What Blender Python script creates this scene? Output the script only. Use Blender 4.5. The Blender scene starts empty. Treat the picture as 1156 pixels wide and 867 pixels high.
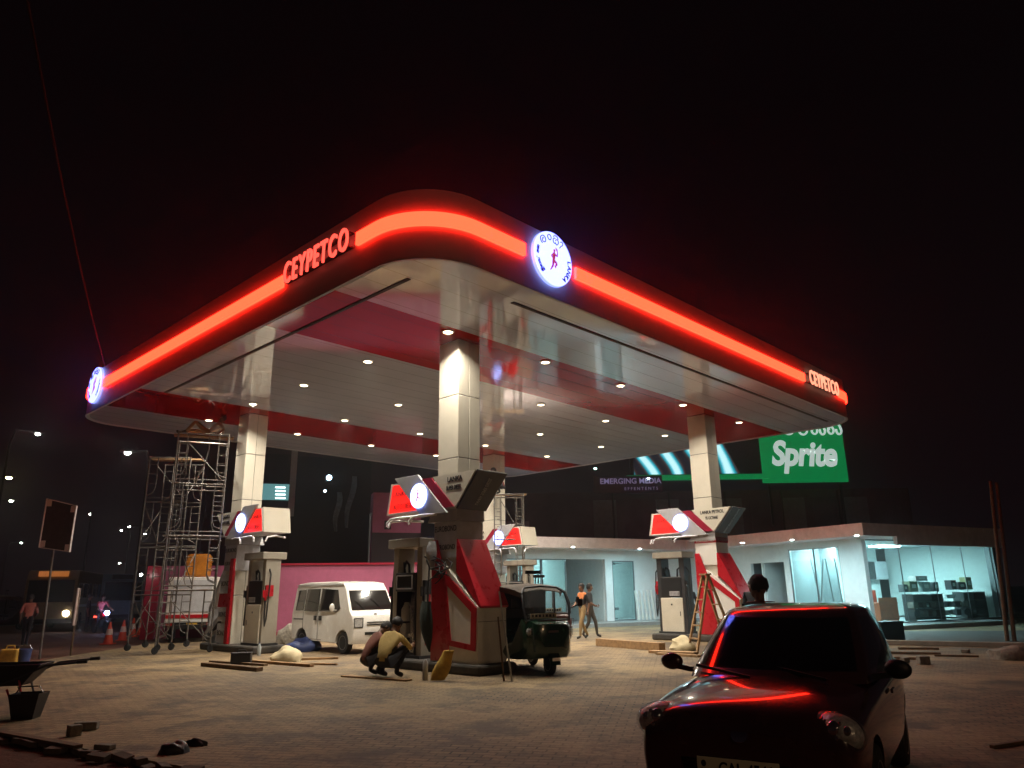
import bpy, bmesh, math, random
from mathutils import Vector, Matrix
random.seed(7)
scene = bpy.context.scene
COL = scene.collection
PI = math.pi

# ------------------------------------------------------------------ render / camera
scene.render.engine = 'CYCLES'
scene.cycles.use_denoising = True
scene.cycles.max_bounces = 7
scene.cycles.diffuse_bounces = 4
scene.cycles.glossy_bounces = 4
scene.cycles.transmission_bounces = 5
scene.cycles.volume_bounces = 0
scene.cycles.volume_step_rate = 4
scene.cycles.transparent_max_bounces = 8
scene.cycles.sample_clamp_indirect = 6.0
scene.cycles.caustics_reflective = False
scene.cycles.caustics_refractive = False
scene.view_settings.view_transform = 'Standard'
scene.view_settings.look = 'None'
scene.view_settings.exposure = 0.0
scene.view_settings.gamma = 1.0

CAM_H, PITCH, ROLL, FPX = 1.55, 0.27416, -0.013642, 832.693
_f = Vector((0, math.cos(PITCH), math.sin(PITCH)))
_r = Vector((1, 0, 0))
_u = _r.cross(_f)
_c, _s = math.cos(ROLL), math.sin(ROLL)
CR, CU, CF = _c * _r + _s * _u, -_s * _r + _c * _u, _f
cam_data = bpy.data.cameras.new('camera')
cam_data.sensor_width = 36.0
cam_data.lens = FPX / 1156.0 * 36.0
cam_data.clip_start = 0.05
cam_data.clip_end = 1500
cam = bpy.data.objects.new('camera', cam_data)
COL.objects.link(cam)
cam.matrix_world = Matrix(((CR.x, CU.x, -CF.x, 0), (CR.y, CU.y, -CF.y, 0), (CR.z, CU.z, -CF.z, CAM_H), (0, 0, 0, 1)))
scene.camera = cam

def ray(px, py):
    return CR * ((px - 578) / FPX) + CU * (-(py - 433.5) / FPX) + CF
def at(px, py, z=0.0):
    d = ray(px, py); t = (z - CAM_H) / d.z
    return Vector((0, 0, CAM_H)) + d * t
def atd(px, py, y):
    d = ray(px, py)
    return Vector((0, 0, CAM_H)) + d * (y / d.y)

# ------------------------------------------------------------------ materials
MATS = {}
def mat(name, color, rough=0.6, metal=0.0, var=0.12, scale=6.0, bump=0.0, bscale=40.0, coat=0.0, spec=0.5, dirt=None, dscale=1.5, damt=0.5, trans=0.0, ior=1.45, alpha=1.0):
    m = bpy.data.materials.new(name); m.use_nodes = True
    nt = m.node_tree; b = nt.nodes['Principled BSDF']
    b.inputs['Roughness'].default_value = rough
    b.inputs['Metallic'].default_value = metal
    b.inputs['Coat Weight'].default_value = coat
    b.inputs['Coat Roughness'].default_value = 0.05
    b.inputs['Specular IOR Level'].default_value = spec
    b.inputs['Transmission Weight'].default_value = trans
    b.inputs['IOR'].default_value = ior
    b.inputs['Alpha'].default_value = alpha
    tc = nt.nodes.new('ShaderNodeTexCoord')
    no = nt.nodes.new('ShaderNodeTexNoise'); no.inputs['Scale'].default_value = scale; no.inputs['Detail'].default_value = 5
    nt.links.new(tc.outputs['Object'], no.inputs['Vector'])
    mr = nt.nodes.new('ShaderNodeMapRange')
    mr.inputs['From Min'].default_value = 0.3; mr.inputs['From Max'].default_value = 0.7
    mr.inputs['To Min'].default_value = 1 - var; mr.inputs['To Max'].default_value = 1 + var
    nt.links.new(no.outputs['Fac'], mr.inputs['Value'])
    mx = nt.nodes.new('ShaderNodeMix'); mx.data_type = 'RGBA'; mx.blend_type = 'MULTIPLY'
    mx.inputs['Factor'].default_value = 1.0
    mx.inputs[6].default_value = (*color, 1)
    nt.links.new(mr.outputs['Result'], mx.inputs[7])
    out = mx.outputs[2]
    if dirt is not None:
        n2 = nt.nodes.new('ShaderNodeTexNoise'); n2.inputs['Scale'].default_value = dscale; n2.inputs['Detail'].default_value = 8; n2.inputs['Roughness'].default_value = 0.65
        nt.links.new(tc.outputs['Object'], n2.inputs['Vector'])
        r2 = nt.nodes.new('ShaderNodeMapRange'); r2.inputs['From Min'].default_value = 0.45; r2.inputs['From Max'].default_value = 0.7
        r2.inputs['To Min'].default_value = 0; r2.inputs['To Max'].default_value = damt
        nt.links.new(n2.outputs['Fac'], r2.inputs['Value'])
        m2 = nt.nodes.new('ShaderNodeMix'); m2.data_type = 'RGBA'
        nt.links.new(r2.outputs['Result'], m2.inputs['Factor']); nt.links.new(out, m2.inputs[6]); m2.inputs[7].default_value = (*dirt, 1)
        out = m2.outputs[2]
    nt.links.new(out, b.inputs['Base Color'])
    rr = nt.nodes.new('ShaderNodeMapRange'); rr.inputs['To Min'].default_value = max(0.02, rough * 0.8); rr.inputs['To Max'].default_value = min(1, rough * 1.25)
    nt.links.new(no.outputs['Fac'], rr.inputs['Value']); nt.links.new(rr.outputs['Result'], b.inputs['Roughness'])
    if bump:
        nb = nt.nodes.new('ShaderNodeTexNoise'); nb.inputs['Scale'].default_value = bscale; nb.inputs['Detail'].default_value = 4
        nt.links.new(tc.outputs['Object'], nb.inputs['Vector'])
        bp = nt.nodes.new('ShaderNodeBump'); bp.inputs['Strength'].default_value = bump; bp.inputs['Distance'].default_value = 0.02
        nt.links.new(nb.outputs['Fac'], bp.inputs['Height']); nt.links.new(bp.outputs['Normal'], b.inputs['Normal'])
    MATS[name] = m
    return m
def emit(name, color, strength, base=(0.5, 0.5, 0.5)):
    m = bpy.data.materials.new(name); m.use_nodes = True
    b = m.node_tree.nodes['Principled BSDF']
    b.inputs['Base Color'].default_value = (*base, 1)
    b.inputs['Roughness'].default_value = 0.4
    b.inputs['Emission Color'].default_value = (*color, 1)
    b.inputs['Emission Strength'].default_value = strength
    MATS[name] = m
    return m
def glass(name, tint=(0.9, 0.95, 0.95), opacity=0.12, rough=0.02):
    m = bpy.data.materials.new(name); m.use_nodes = True
    nt = m.node_tree; nt.nodes.clear()
    o = nt.nodes.new('ShaderNodeOutputMaterial')
    tr = nt.nodes.new('ShaderNodeBsdfTransparent'); tr.inputs['Color'].default_value = (*tint, 1)
    gl = nt.nodes.new('ShaderNodeBsdfGlossy'); gl.inputs['Roughness'].default_value = rough
    lw = nt.nodes.new('ShaderNodeLayerWeight'); pw = nt.nodes.new('ShaderNodeMath'); pw.operation = 'POWER'; pw.inputs[1].default_value = 4.0; nt.links.new(lw.outputs['Facing'], pw.inputs[0])
    fr = nt.nodes.new('ShaderNodeMath'); fr.operation = 'MULTIPLY_ADD'; fr.inputs[1].default_value = 0.7; fr.inputs[2].default_value = 0.04; nt.links.new(pw.outputs[0], fr.inputs[0])
    df = nt.nodes.new('ShaderNodeBsdfDiffuse'); df.inputs['Color'].default_value = (*[c * 0.5 for c in tint], 1)
    m1 = nt.nodes.new('ShaderNodeMixShader'); m1.inputs['Fac'].default_value = opacity
    nt.links.new(tr.outputs[0], m1.inputs[1]); nt.links.new(df.outputs[0], m1.inputs[2])
    m2 = nt.nodes.new('ShaderNodeMixShader')
    nt.links.new(fr.outputs[0], m2.inputs[0]); nt.links.new(m1.outputs[0], m2.inputs[1]); nt.links.new(gl.outputs[0], m2.inputs[2])
    nt.links.new(m2.outputs[0], o.inputs['Surface'])
    MATS[name] = m
    return m

M_DISC2 = emit('logo_white_light', (0.30, 0.40, 1.0), 6.5)
M_WHITE = mat('cream_panel', (0.66, 0.62, 0.53), 0.32, var=0.05, dirt=(0.45, 0.40, 0.30), damt=0.25, coat=0.2)
M_SOFFIT = mat('soffit_white', (0.66, 0.72, 0.88), 0.06, var=0.05, scale=0.8, bump=0.06, bscale=1.3, coat=1.0, spec=0.9)
M_SOFRED = mat('soffit_red', (0.40, 0.010, 0.010), 0.08, var=0.06, scale=0.8, bump=0.06, bscale=1.3, coat=0.15, spec=0.5)
M_FASCIA = mat('fascia_silver', (0.46, 0.46, 0.52), 0.40, var=0.05, scale=1.0)
M_GROOVE = mat('groove_dark', (0.025, 0.022, 0.02), 0.7)
M_STRIP = emit('strip_red_light', (1.0, 0.0145, 0.0054), 16.0)
M_LETTER = emit('letter_red_light', (1.0, 0.075, 0.05), 2.2)
M_LETTER2 = emit('letter_pale_light', (1.0, 0.34, 0.20), 1.6)
M_DISC = emit('disc_white_light', (0.145, 0.170, 1.0), 6.5)
M_DISCRIM = emit('disc_blue_rim', (0.28, 0.36, 1.0), 1.7)
M_EMB_RED = emit('emblem_red', (0.55, 0.035, 0.10), 0.75)
M_EMB_DARK = mat('emblem_dark', (0.01, 0.05, 0.05), 0.5)
M_LAMP = emit('downlight_lens', (1.0, 0.80, 0.50), 14.0)
M_LAMPRIM = mat('downlight_rim', (0.7, 0.7, 0.7), 0.3, metal=0.4)
M_REDPANEL = mat('red_panel', (0.46, 0.010, 0.02), 0.28, var=0.06, coat=0.4)
M_REDDARK = mat('red_slash', (0.30, 0.012, 0.035), 0.3, var=0.06, coat=0.3)
M_WPANEL = mat('white_panel', (0.80, 0.78, 0.75), 0.35, var=0.05, dirt=(0.50, 0.44, 0.36), damt=0.3)
M_GPANEL = mat('grey_panel', (0.42, 0.42, 0.44), 0.4, var=0.08)
M_REDLIT = emit('red_lit_board', (1.0, 0.016, 0.010), 1.6, base=(0.30, 0.008, 0.008))
M_BLACK = mat('black_plastic', (0.012, 0.012, 0.014), 0.42, var=0.2)
M_BLACKTXT = mat('black_letter', (0.01, 0.01, 0.012), 0.5, var=0.0)
M_DARKMET = mat('dark_metal', (0.06, 0.06, 0.065), 0.45, metal=0.6)
M_STEEL = mat('bright_steel', (0.62, 0.62, 0.64), 0.25, metal=0.9)
M_GALV = mat('galvanised_tube', (0.16, 0.155, 0.145), 0.5, metal=0.4, var=0.3, dirt=(0.14, 0.07, 0.03), damt=0.7, dscale=5)
M_BEIGE = mat('beige_steel', (0.33, 0.30, 0.25), 0.45, var=0.06)
M_CREAM = mat('cream_door', (0.62, 0.58, 0.49), 0.4, var=0.05, dirt=(0.4, 0.33, 0.22), damt=0.3)
M_RUBBER = mat('rubber', (0.015, 0.015, 0.015), 0.8)
M_FILM = mat('protective_film', (0.55, 0.56, 0.60), 0.3, var=0.1, bump=0.15, bscale=12)
M_WHITEHOSE = mat('white_tube', (0.8, 0.8, 0.85), 0.25, coat=0.5)
M_CONC = mat('concrete', (0.26, 0.235, 0.20), 0.85, var=0.2, bump=0.4, bscale=30, dirt=(0.12, 0.09, 0.06))
M_PLINTH = mat('plinth_dark', (0.035, 0.032, 0.03), 0.7, var=0.3, dirt=(0.14, 0.11, 0.08), damt=0.4)
M_WOOD = mat('raw_timber', (0.30, 0.18, 0.085), 0.75, var=0.3, scale=9, bump=0.2, bscale=60)
M_WOODDK = mat('dark_timber', (0.12, 0.07, 0.035), 0.8, var=0.3, scale=9, bump=0.2)

# ------------------------------------------------------------------ mesh builder
class MB:
    def __init__(self):
        self.v = []; self.f = []; self.m = []
    def add(self, vs, fs, mi=0, M=None):
        n = len(self.v)
        for p in vs:
            p = Vector(p)
            self.v.append(M @ p if M is not None else p)
        for f in fs:
            self.f.append([i + n for i in f]); self.m.append(mi)
        return self
    def box(self, c, s, rz=0.0, mi=0, M=None, taper=None):
        x, y, z = s[0] / 2, s[1] / 2, s[2] / 2
        tx, ty = taper or (1, 1)
        R = Matrix.Translation(c) @ Matrix.Rotation(rz, 4, 'Z')
        if M is not None: R = M @ R
        vs = [(-x, -y, -z), (x, -y, -z), (x, y, -z), (-x, y, -z), (-x * tx, -y * ty, z), (x * tx, -y * ty, z), (x * tx, y * ty, z), (-x * tx, y * ty, z)]
        return self.add(vs, [(3, 2, 1, 0), (4, 5, 6, 7), (0, 1, 5, 4), (1, 2, 6, 5), (2, 3, 7, 6), (3, 0, 4, 7)], mi, R)
    def bar(self, a, b, w, h, mi=0, up=(0, 0, 1)):
        a, b = Vector(a), Vector(b); d = (b - a); L = d.length; d = d / L
        u = Vector(up)
        if abs(d.dot(u)) > 0.95: u = Vector((1, 0, 0))
        sx = d.cross(u).normalized(); sy = sx.cross(d)
        vs = []
        for p in (a, b):
            for q, r in ((-1, -1), (1, -1), (1, 1), (-1, 1)):
                vs.append(p + sx * q * w / 2 + sy * r * h / 2)
        return self.add(vs, [(3, 2, 1, 0), (4, 5, 6, 7), (0, 1, 5, 4), (1, 2, 6, 5), (2, 3, 7, 6), (3, 0, 4, 7)], mi)
    def tube(self, pts, r, n=8, mi=0):
        pts = [Vector(p) for p in pts]
        rs = r if isinstance(r, (list, tuple)) else [r] * len(pts)
        rings = []
        prev = None
        for i, p in enumerate(pts):
            if i == 0: d = pts[1] - p
            elif i == len(pts) - 1: d = p - pts[i - 1]
            else: d = (pts[i + 1] - p).normalized() + (p - pts[i - 1]).normalized()
            d = d.normalized() if d.length > 1e-9 else Vector((0, 0, 1))
            if prev is None:
                u = Vector((0, 0, 1)) if abs(d.z) < 0.9 else Vector((1, 0, 0))
            else: u = prev
            x = d.cross(u)
            if x.length < 1e-6: x = d.cross(Vector((0.3, 1, 0.2)))
            x.normalize(); y = x.cross(d); prev = y
            rings.append([p + (x * math.cos(2 * PI * k / n) + y * math.sin(2 * PI * k / n)) * rs[i] for k in range(n)])
        vs = [q for ring in rings for q in ring]; fs = []
        for i in range(len(pts) - 1):
            for k in range(n):
                a, b = i * n + k, i * n + (k + 1) % n
                fs.append((a, b, b + n, a + n))
        fs.append(tuple(range(n))[::-1]); fs.append(tuple(range((len(pts) - 1) * n, len(pts) * n)))
        return self.add(vs, fs, mi)
    def lathe(self, prof, n=16, M=None, mi=0):
        vs = []; fs = []
        for r, z in prof:
            for k in range(n): vs.append((r * math.cos(2 * PI * k / n), r * math.sin(2 * PI * k / n), z))
        for i in range(len(prof) - 1):
            for k in range(n):
                a, b = i * n + k, i * n + (k + 1) % n
                fs.append((a, b, b + n, a + n))
        fs.append(tuple(range(n))[::-1]); fs.append(tuple(range((len(prof) - 1) * n, len(prof) * n)))
        return self.add(vs, fs, mi, M)
    def ell(self, c, r, n=12, m=8, mi=0, M=None):
        vs = [(c[0], c[1], c[2] - r[2])]
        for j in range(1, m):
            t = -PI / 2 + PI * j / m
            for k in range(n):
                a = 2 * PI * k / n
                vs.append((c[0] + r[0] * math.cos(t) * math.cos(a), c[1] + r[1] * math.cos(t) * math.sin(a), c[2] + r[2] * math.sin(t)))
        vs.append((c[0], c[1], c[2] + r[2])); fs = []
        for k in range(n):
            fs.append((0, 1 + (k + 1) % n, 1 + k)); fs.append((len(vs) - 1, 1 + (m - 2) * n + k, 1 + (m - 2) * n + (k + 1) % n))
        for j in range(m - 2):
            for k in range(n):
                a, b = 1 + j * n + k, 1 + j * n + (k + 1) % n
                fs.append((a, b, b + n, a + n))
        return self.add(vs, fs, mi, M)
    def prism(self, poly, O, X, Y, depth, mi=0):
        """2-D polygon in plane (O, X, Y) extruded along X x Y by depth."""
        O, X, Y = Vector(O), Vector(X), Vector(Y); N = X.cross(Y)
        n = len(poly)
        vs = [O + X * p[0] + Y * p[1] for p in poly] + [O + X * p[0] + Y * p[1] + N * depth for p in poly]
        fs = [tuple(range(n))[::-1], tuple(range(n, 2 * n))] + [(i, (i + 1) % n, (i + 1) % n + n, i + n) for i in range(n)]
        return self.add(vs, fs, mi)
    def loft(self, rings, closed=True, caps=True, mi=0):
        n = len(rings[0]); vs = [p for r in rings for p in r]; fs = []
        for i in range(len(rings) - 1):
            for k in range(n if closed else n - 1):
                a, b = i * n + k, i * n + (k + 1) % n
                fs.append((a, b, b + n, a + n))
        if caps and closed:
            fs.append(tuple(range(n))[::-1]); fs.append(tuple(range((len(rings) - 1) * n, len(rings) * n)))
        return self.add(vs, fs, mi)
    def build(self, name, mats, parent=None, bevel=0.0, smooth=None, segs=2, loc=None, rz=0.0):
        me = bpy.data.meshes.new(name)
        me.from_pydata([tuple(p) for p in self.v], [], self.f)
        if not isinstance(mats, (list, tuple)): mats = [mats]
        for m in mats: me.materials.append(m)
        for i, p in enumerate(me.polygons): p.material_index = self.m[i]
        bm = bmesh.new(); bm.from_mesh(me)
        bmesh.ops.recalc_face_normals(bm, faces=bm.faces)
        bm.to_mesh(me); bm.free()
        me.update()
        if smooth is not None:
            me.shade_smooth(); me.set_sharp_from_angle(angle=math.radians(smooth))
        o = bpy.data.objects.new(name, me); COL.objects.link(o)
        if parent is not None: o.parent = parent
        if loc is not None: o.location = loc
        if rz: o.rotation_euler = (0, 0, rz)
        if bevel:
            b = o.modifiers.new('edge', 'BEVEL'); b.width = bevel; b.segments = segs; b.limit_method = 'ANGLE'; b.angle_limit = math.radians(35)
        return o

def thing(name, label, cat, loc=(0, 0, 0), rz=0.0, group=None):
    o = bpy.data.objects.new(name, None); COL.objects.link(o)
    o.location = loc; o.rotation_euler = (0, 0, rz); o.empty_display_size = 0.2
    return tag(o, label, cat, group)
def tag(o, label, cat, group=None):
    o['label'] = label; o['category'] = cat
    if group: o['group'] = group
    return o
def struct(o, kind='structure'):
    o['kind'] = kind; return o
def dup(root, loc, rz, label=None, group=None):
    r = root.copy(); COL.objects.link(r); r.location = loc; r.rotation_euler = (0, 0, rz)
    if label: r['label'] = label
    if group: r['group'] = group
    for ch in list(root.children):
        c = ch.copy(); COL.objects.link(c); c.parent = r
        for g in list(ch.children):
            d = g.copy(); COL.objects.link(d); d.parent = c
    return r
def label(o, s):
    o['label'] = s; return o

def text(name, body, size, m, parent, O, X, Y, extrude=0.004, offset=0.0, align='CENTER', shear=0.0, spacing=1.0, sx=1.0):
    cu = bpy.data.curves.new(name, 'FONT'); cu.body = body; cu.size = size; cu.extrude = extrude; cu.offset = offset
    cu.align_x = align; cu.align_y = 'CENTER'; cu.shear = shear; cu.space_character = spacing; cu.resolution_u = 4
    tmp = bpy.data.objects.new(name, cu); COL.objects.link(tmp)
    bpy.context.view_layer.update()
    me = bpy.data.meshes.new_from_object(tmp.evaluated_get(bpy.context.evaluated_depsgraph_get()))
    bpy.data.objects.remove(tmp); bpy.data.curves.remove(cu)
    O, X, Y = Vector(O), Vector(X).normalized(), Vector(Y).normalized(); N = X.cross(Y)
    for v in me.vertices: v.co = O + X * v.co.x * sx + Y * v.co.y + N * (v.co.z + extrude)
    me.materials.clear(); me.materials.append(m)
    o = bpy.data.objects.new(name, me); COL.objects.link(o)
    if parent is not None: o.parent = parent
    return o
def bake(o):
    """Apply modifiers into the mesh."""
    bpy.context.view_layer.update()
    me = bpy.data.meshes.new_from_object(o.evaluated_get(bpy.context.evaluated_depsgraph_get()))
    o.modifiers.clear(); o.data = me
    return o
def cut(o, builders):
    """Boolean-subtract meshes from o and apply."""
    tmp = []
    for b in builders:
        c = b.build('cutter', M_BLACK); c.parent = o.parent; tmp.append(c)
        md = o.modifiers.new('cut', 'BOOLEAN'); md.object = c; md.operation = 'DIFFERENCE'; md.solver = 'EXACT'
    bake(o)
    for c in tmp: bpy.data.objects.remove(c)
    return o
# ------------------------------------------------------------------ world: night sky
w = bpy.data.worlds.new('World'); scene.world = w; w.use_nodes = True
nt = w.node_tree; bg = nt.nodes['Background']
tc = nt.nodes.new('ShaderNodeTexCoord'); sp = nt.nodes.new('ShaderNodeSeparateXYZ'); nt.links.new(tc.outputs['Generated'], sp.inputs[0])
cr = nt.nodes.new('ShaderNodeValToRGB')
cr.color_ramp.elements[0].position = 0.0; cr.color_ramp.elements[0].color = (0.0046, 0.0026, 0.0034, 1)
cr.color_ramp.elements[1].position = 0.55; cr.color_ramp.elements[1].color = (0.0019, 0.0010, 0.0013, 1)
nt.links.new(sp.outputs['Z'], cr.inputs['Fac']); nt.links.new(cr.outputs[0], bg.inputs['Color']); bg.inputs['Strength'].default_value = 1.0

# ------------------------------------------------------------------ canopy frame
NX, NY, H, YAW = -1.4510, 10.9492, 7.026, 0.76491
ER = Vector((math.sin(YAW), math.cos(YAW), 0)); EL = Vector((-math.cos(YAW), math.sin(YAW), 0))
RZ = math.atan2(ER.y, ER.x)
NB = Vector((NX, NY, 0))
LL, LR, RC = 17.45, 19.37, 1.25
TOP, BOT = 8.33, 7.02
def W(r, l, z=0.0): return NB + ER * r + EL * l + Vector((0, 0, z))
def outline(off=0.0, n=12):
    """Rounded rectangle, counter-clockwise, with its outward offset."""
    pts = []
    for cx, cy, a0 in ((RC, RC, PI), (LR - RC, RC, 1.5 * PI), (LR - RC, LL - RC, 0), (RC, LL - RC, 0.5 * PI)):
        for k in range(n + 1):
            a = a0 + 0.5 * PI * k / n
            pts.append((cx + (RC + off) * math.cos(a), cy + (RC + off) * math.sin(a)))
    return pts
def panel_ripple(m):
    """Slight saw-tooth warping of the soffit planks, so reflections break up plank by plank."""
    nt = m.node_tree; bs = nt.nodes['Principled BSDF']; old = bs.inputs['Normal'].links[0].from_node
    tc = nt.nodes.new('ShaderNodeTexCoord'); wv = nt.nodes.new('ShaderNodeTexWave'); wv.wave_profile = 'SAW'; wv.bands_direction = 'Y'
    wv.inputs['Scale'].default_value = 0.52; wv.inputs['Distortion'].default_value = 0.0
    nt.links.new(tc.outputs['Object'], wv.inputs['Vector'])
    bp = nt.nodes.new('ShaderNodeBump'); bp.inputs['Strength'].default_value = 0.25; bp.inputs['Distance'].default_value = 0.008
    st = nt.nodes.new('ShaderNodeMath'); st.operation = 'GREATER_THAN'; st.inputs[1].default_value = 0.972; nt.links.new(wv.outputs['Fac'], st.inputs[0])
    mm = nt.nodes.new('ShaderNodeMix'); mm.data_type = 'RGBA'; src = bs.inputs['Base Color'].links[0].from_socket
    fm = nt.nodes.new('ShaderNodeMath'); fm.operation = 'MULTIPLY'; fm.inputs[1].default_value = 0.55; nt.links.new(st.outputs[0], fm.inputs[0])
    nt.links.new(fm.outputs[0], mm.inputs['Factor']); nt.links.new(src, mm.inputs[6]); mm.inputs[7].default_value = (0.03, 0.03, 0.03, 1); nt.links.new(mm.outputs[2], bs.inputs['Base Color'])
    nt.links.new(wv.outputs['Color'], bp.inputs['Height']); nt.links.new(old.outputs['Normal'], bp.inputs['Normal']); nt.links.new(bp.outputs['Normal'], bs.inputs['Normal'])
panel_ripple(M_SOFFIT); panel_ripple(M_SOFRED)
can = thing('station_canopy', 'large flat fuel station canopy with rounded corners, glossy white and red striped underside', 'canopy', (NX, NY, 0), RZ)
mb = MB()
o1, o2 = outline(0), outline(-0.10)
n = len(o1)
rings = []
for pts, z in ((o2, BOT + 0.03), (o1, BOT), (o1, BOT + 0.02), (o1, TOP), (o2, TOP), (o2, TOP - 0.25)):
    rings.append([(x, y, z) for x, y in pts])
mb.loft(rings, caps=False)
mb.build('fascia', M_FASCIA, can, smooth=40)
# soffit in bands: white, red, white, red, white
def band(l0, l1):
    src = outline(-0.10, 10)
    def clip(poly, keep, lim):
        out = []
        for i in range(len(poly)):
            a, b = poly[i], poly[(i + 1) % len(poly)]
            ia, ib = keep(a[1]), keep(b[1])
            if ia: out.append(a)
            if ia != ib:
                t = (lim - a[1]) / (b[1] - a[1]); out.append((a[0] + (b[0] - a[0]) * t, lim))
        return out
    src = clip(src, lambda y: y >= l0, l0); return clip(src, lambda y: y <= l1, l1)
for l0, l1, m, nm in ((-1, 2.65, M_SOFFIT, 'soffit'), (2.65, 5.29, M_SOFRED, 'soffit_stripe'), (5.29, 12.17, M_SOFFIT, 'soffit'), (12.17, 14.8, M_SOFRED, 'soffit_stripe'), (14.8, 99, M_SOFFIT, 'soffit')):
    p = band(l0, l1); b = MB()
    b.add([(x, y, H + 0.012) for x, y in p] + [(x, y, H + 0.06) for x, y in p], [tuple(range(len(p)))[::-1], tuple(range(len(p), 2 * len(p)))] + [(i, (i + 1) % len(p), (i + 1) % len(p) + len(p), i + len(p)) for i in range(len(p))])
    b.build(nm, m, can)
b = MB()
p = outline(-0.12, 10); b.add([(x, y, TOP - 0.3) for x, y in p], [tuple(range(len(p)))]); b.build('roof_deck', M_DARKMET, can)
b = MB(); b.box((0.74, 6.7, H + 0.004), (0.085, 10.9, 0.014)); b.build('drip_groove', M_GROOVE, can)
b = MB(); b.box((10.7, 0.74, H + 0.004), (15.6, 0.085, 0.014)); b.build('drip_groove', M_GROOVE, can)
# small lip along the soffit edge
b = MB()
oa, ob = outline(0.012), outline(-0.05)
b.loft([[(x, y, BOT - 0.012) for x, y in ob], [(x, y, BOT - 0.012) for x, y in oa], [(x, y, BOT + 0.03) for x, y in oa]], caps=False)
b.build('edge_trim', M_GPANEL, can, smooth=40)

# ---- glowing strips along the fascia
SZ0, SZ1, SD = 7.615, 7.865, 0.07
def path_strip(pts, name='light_strip'):
    b = MB(); rings = []
    for i, (x, y, nx, ny) in enumerate(pts):
        rings.append([(x + nx * 0.004, y + ny * 0.004, SZ0), (x + nx * SD, y + ny * SD, SZ0), (x + nx * SD, y + ny * SD, SZ1), (x + nx * 0.004, y + ny * 0.004, SZ1)])
    b.loft(rings)
    return b.build(name, M_STRIP, can, smooth=50)
def arc(cx, cy, a0, a1, n=12):
    return [(cx + RC * math.cos(a0 + (a1 - a0) * k / n), cy + RC * math.sin(a0 + (a1 - a0) * k / n), math.cos(a0 + (a1 - a0) * k / n), math.sin(a0 + (a1 - a0) * k / n)) for k in range(n + 1)]
path_strip([(0, 15.0, -1, 0), (0, 4.42, -1, 0)])
path_strip([(0, 1.80, -1, 0), (0, RC, -1, 0)] + arc(RC, RC, PI, 1.5 * PI)[1:] + [(2.45, 0, 0, -1)])
path_strip([(3.95, 0, 0, -1), (14.98, 0, 0, -1)])
path_strip([(17.72, 0, 0, -1), (LR - RC, 0, 0, -1)] + arc(LR - RC, RC, 1.5 * PI, 2 * PI)[1:] + [(LR, 8.0, 1, 0)])
path_strip([(2.5, LL, 0, 1), (RC, LL, 0, 1)] + arc(RC, LL - RC, 0.5 * PI, PI)[1:] + [(0, 16.02, -1, 0)])
# ---- round emblem signs, built standing in local x (right), z (up), facing -y
def runner(t, y0, sc):
    """Red torch bearer running, thin raised figure on the disc."""
    b = MB()
    def limb(pts, r):
        pts2 = [(p[0] * sc, y0, p[1] * sc) for p in pts]
        for i in range(len(pts2) - 1):
            a, c = Vector(pts2[i]), Vector(pts2[i + 1]); d = (c - a).normalized(); nrm = Vector((-d.z, 0, d.x))
            ra, rb = r[i] * sc, r[i + 1] * sc
            q = [a + nrm * ra, a - nrm * ra, c - nrm * rb, c + nrm * rb]
            b.add([p for p in q] + [p + Vector((0, -0.012, 0)) for p in q], [(0, 1, 2, 3), (7, 6, 5, 4), (0, 3, 7, 4), (1, 0, 4, 5), (2, 1, 5, 6), (3, 2, 6, 7)])
    limb([(0.02, 0.20), (0.00, 0.02), (-0.03, -0.10)], [0.075, 0.06, 0.055])
    limb([(0.00, 0.18), (-0.13, 0.08), (-0.04, -0.01)], [0.032, 0.026, 0.02])
    limb([(0.05, 0.19), (0.17, 0.12), (0.20, 0.26)], [0.032, 0.026, 0.02])
    limb([(0.20, 0.26), (0.17, 0.36)], [0.012, 0.03])
    limb([(0.17, 0.35), (0.10, 0.44)], [0.045, 0.005])
    limb([(0.00, -0.08), (0.15, -0.16), (0.04, -0.30)], [0.055, 0.045, 0.025])
    limb([(-0.03, -0.08), (-0.06, -0.27), (-0.17, -0.44)], [0.055, 0.04, 0.022])
    limb([(-0.17, -0.44), (-0.21, -0.47)], [0.02, 0.015])
    limb([(0.04, -0.30), (0.10, -0.33)], [0.02, 0.015])
    hd = [(0.045 * math.cos(a) * sc + 0.03 * sc, 0.06 * math.sin(a) * sc + 0.30 * sc) for a in [2 * PI * k / 12 for k in range(12)]]
    b.add([(x, y0, z) for x, z in hd] + [(x, y0 - 0.012, z) for x, z in hd], [tuple(range(12)), tuple(range(12, 24))[::-1]] + [(i, (i + 1) % 12, 12 + (i + 1) % 12, 12 + i) for i in range(12)])
    limb([(0.03, 0.26), (0.02, 0.20)], [0.03, 0.03])
    return b.build('runner_emblem', M_EMB_RED, t)
def ring_text(t, word, rad, mid_deg, size, step, m, y0):
    k = len(word)
    for i, ch in enumerate(word):
        a = math.radians(mid_deg - (i - (k - 1) / 2) * step)
        X = (math.sin(a), 0, -math.cos(a)); Y = (math.cos(a), 0, math.sin(a))
        text('emblem_letter', ch, size, m, t, (rad * math.cos(a), y0, rad * math.sin(a)), X, Y, 0.004, 0.004)
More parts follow.
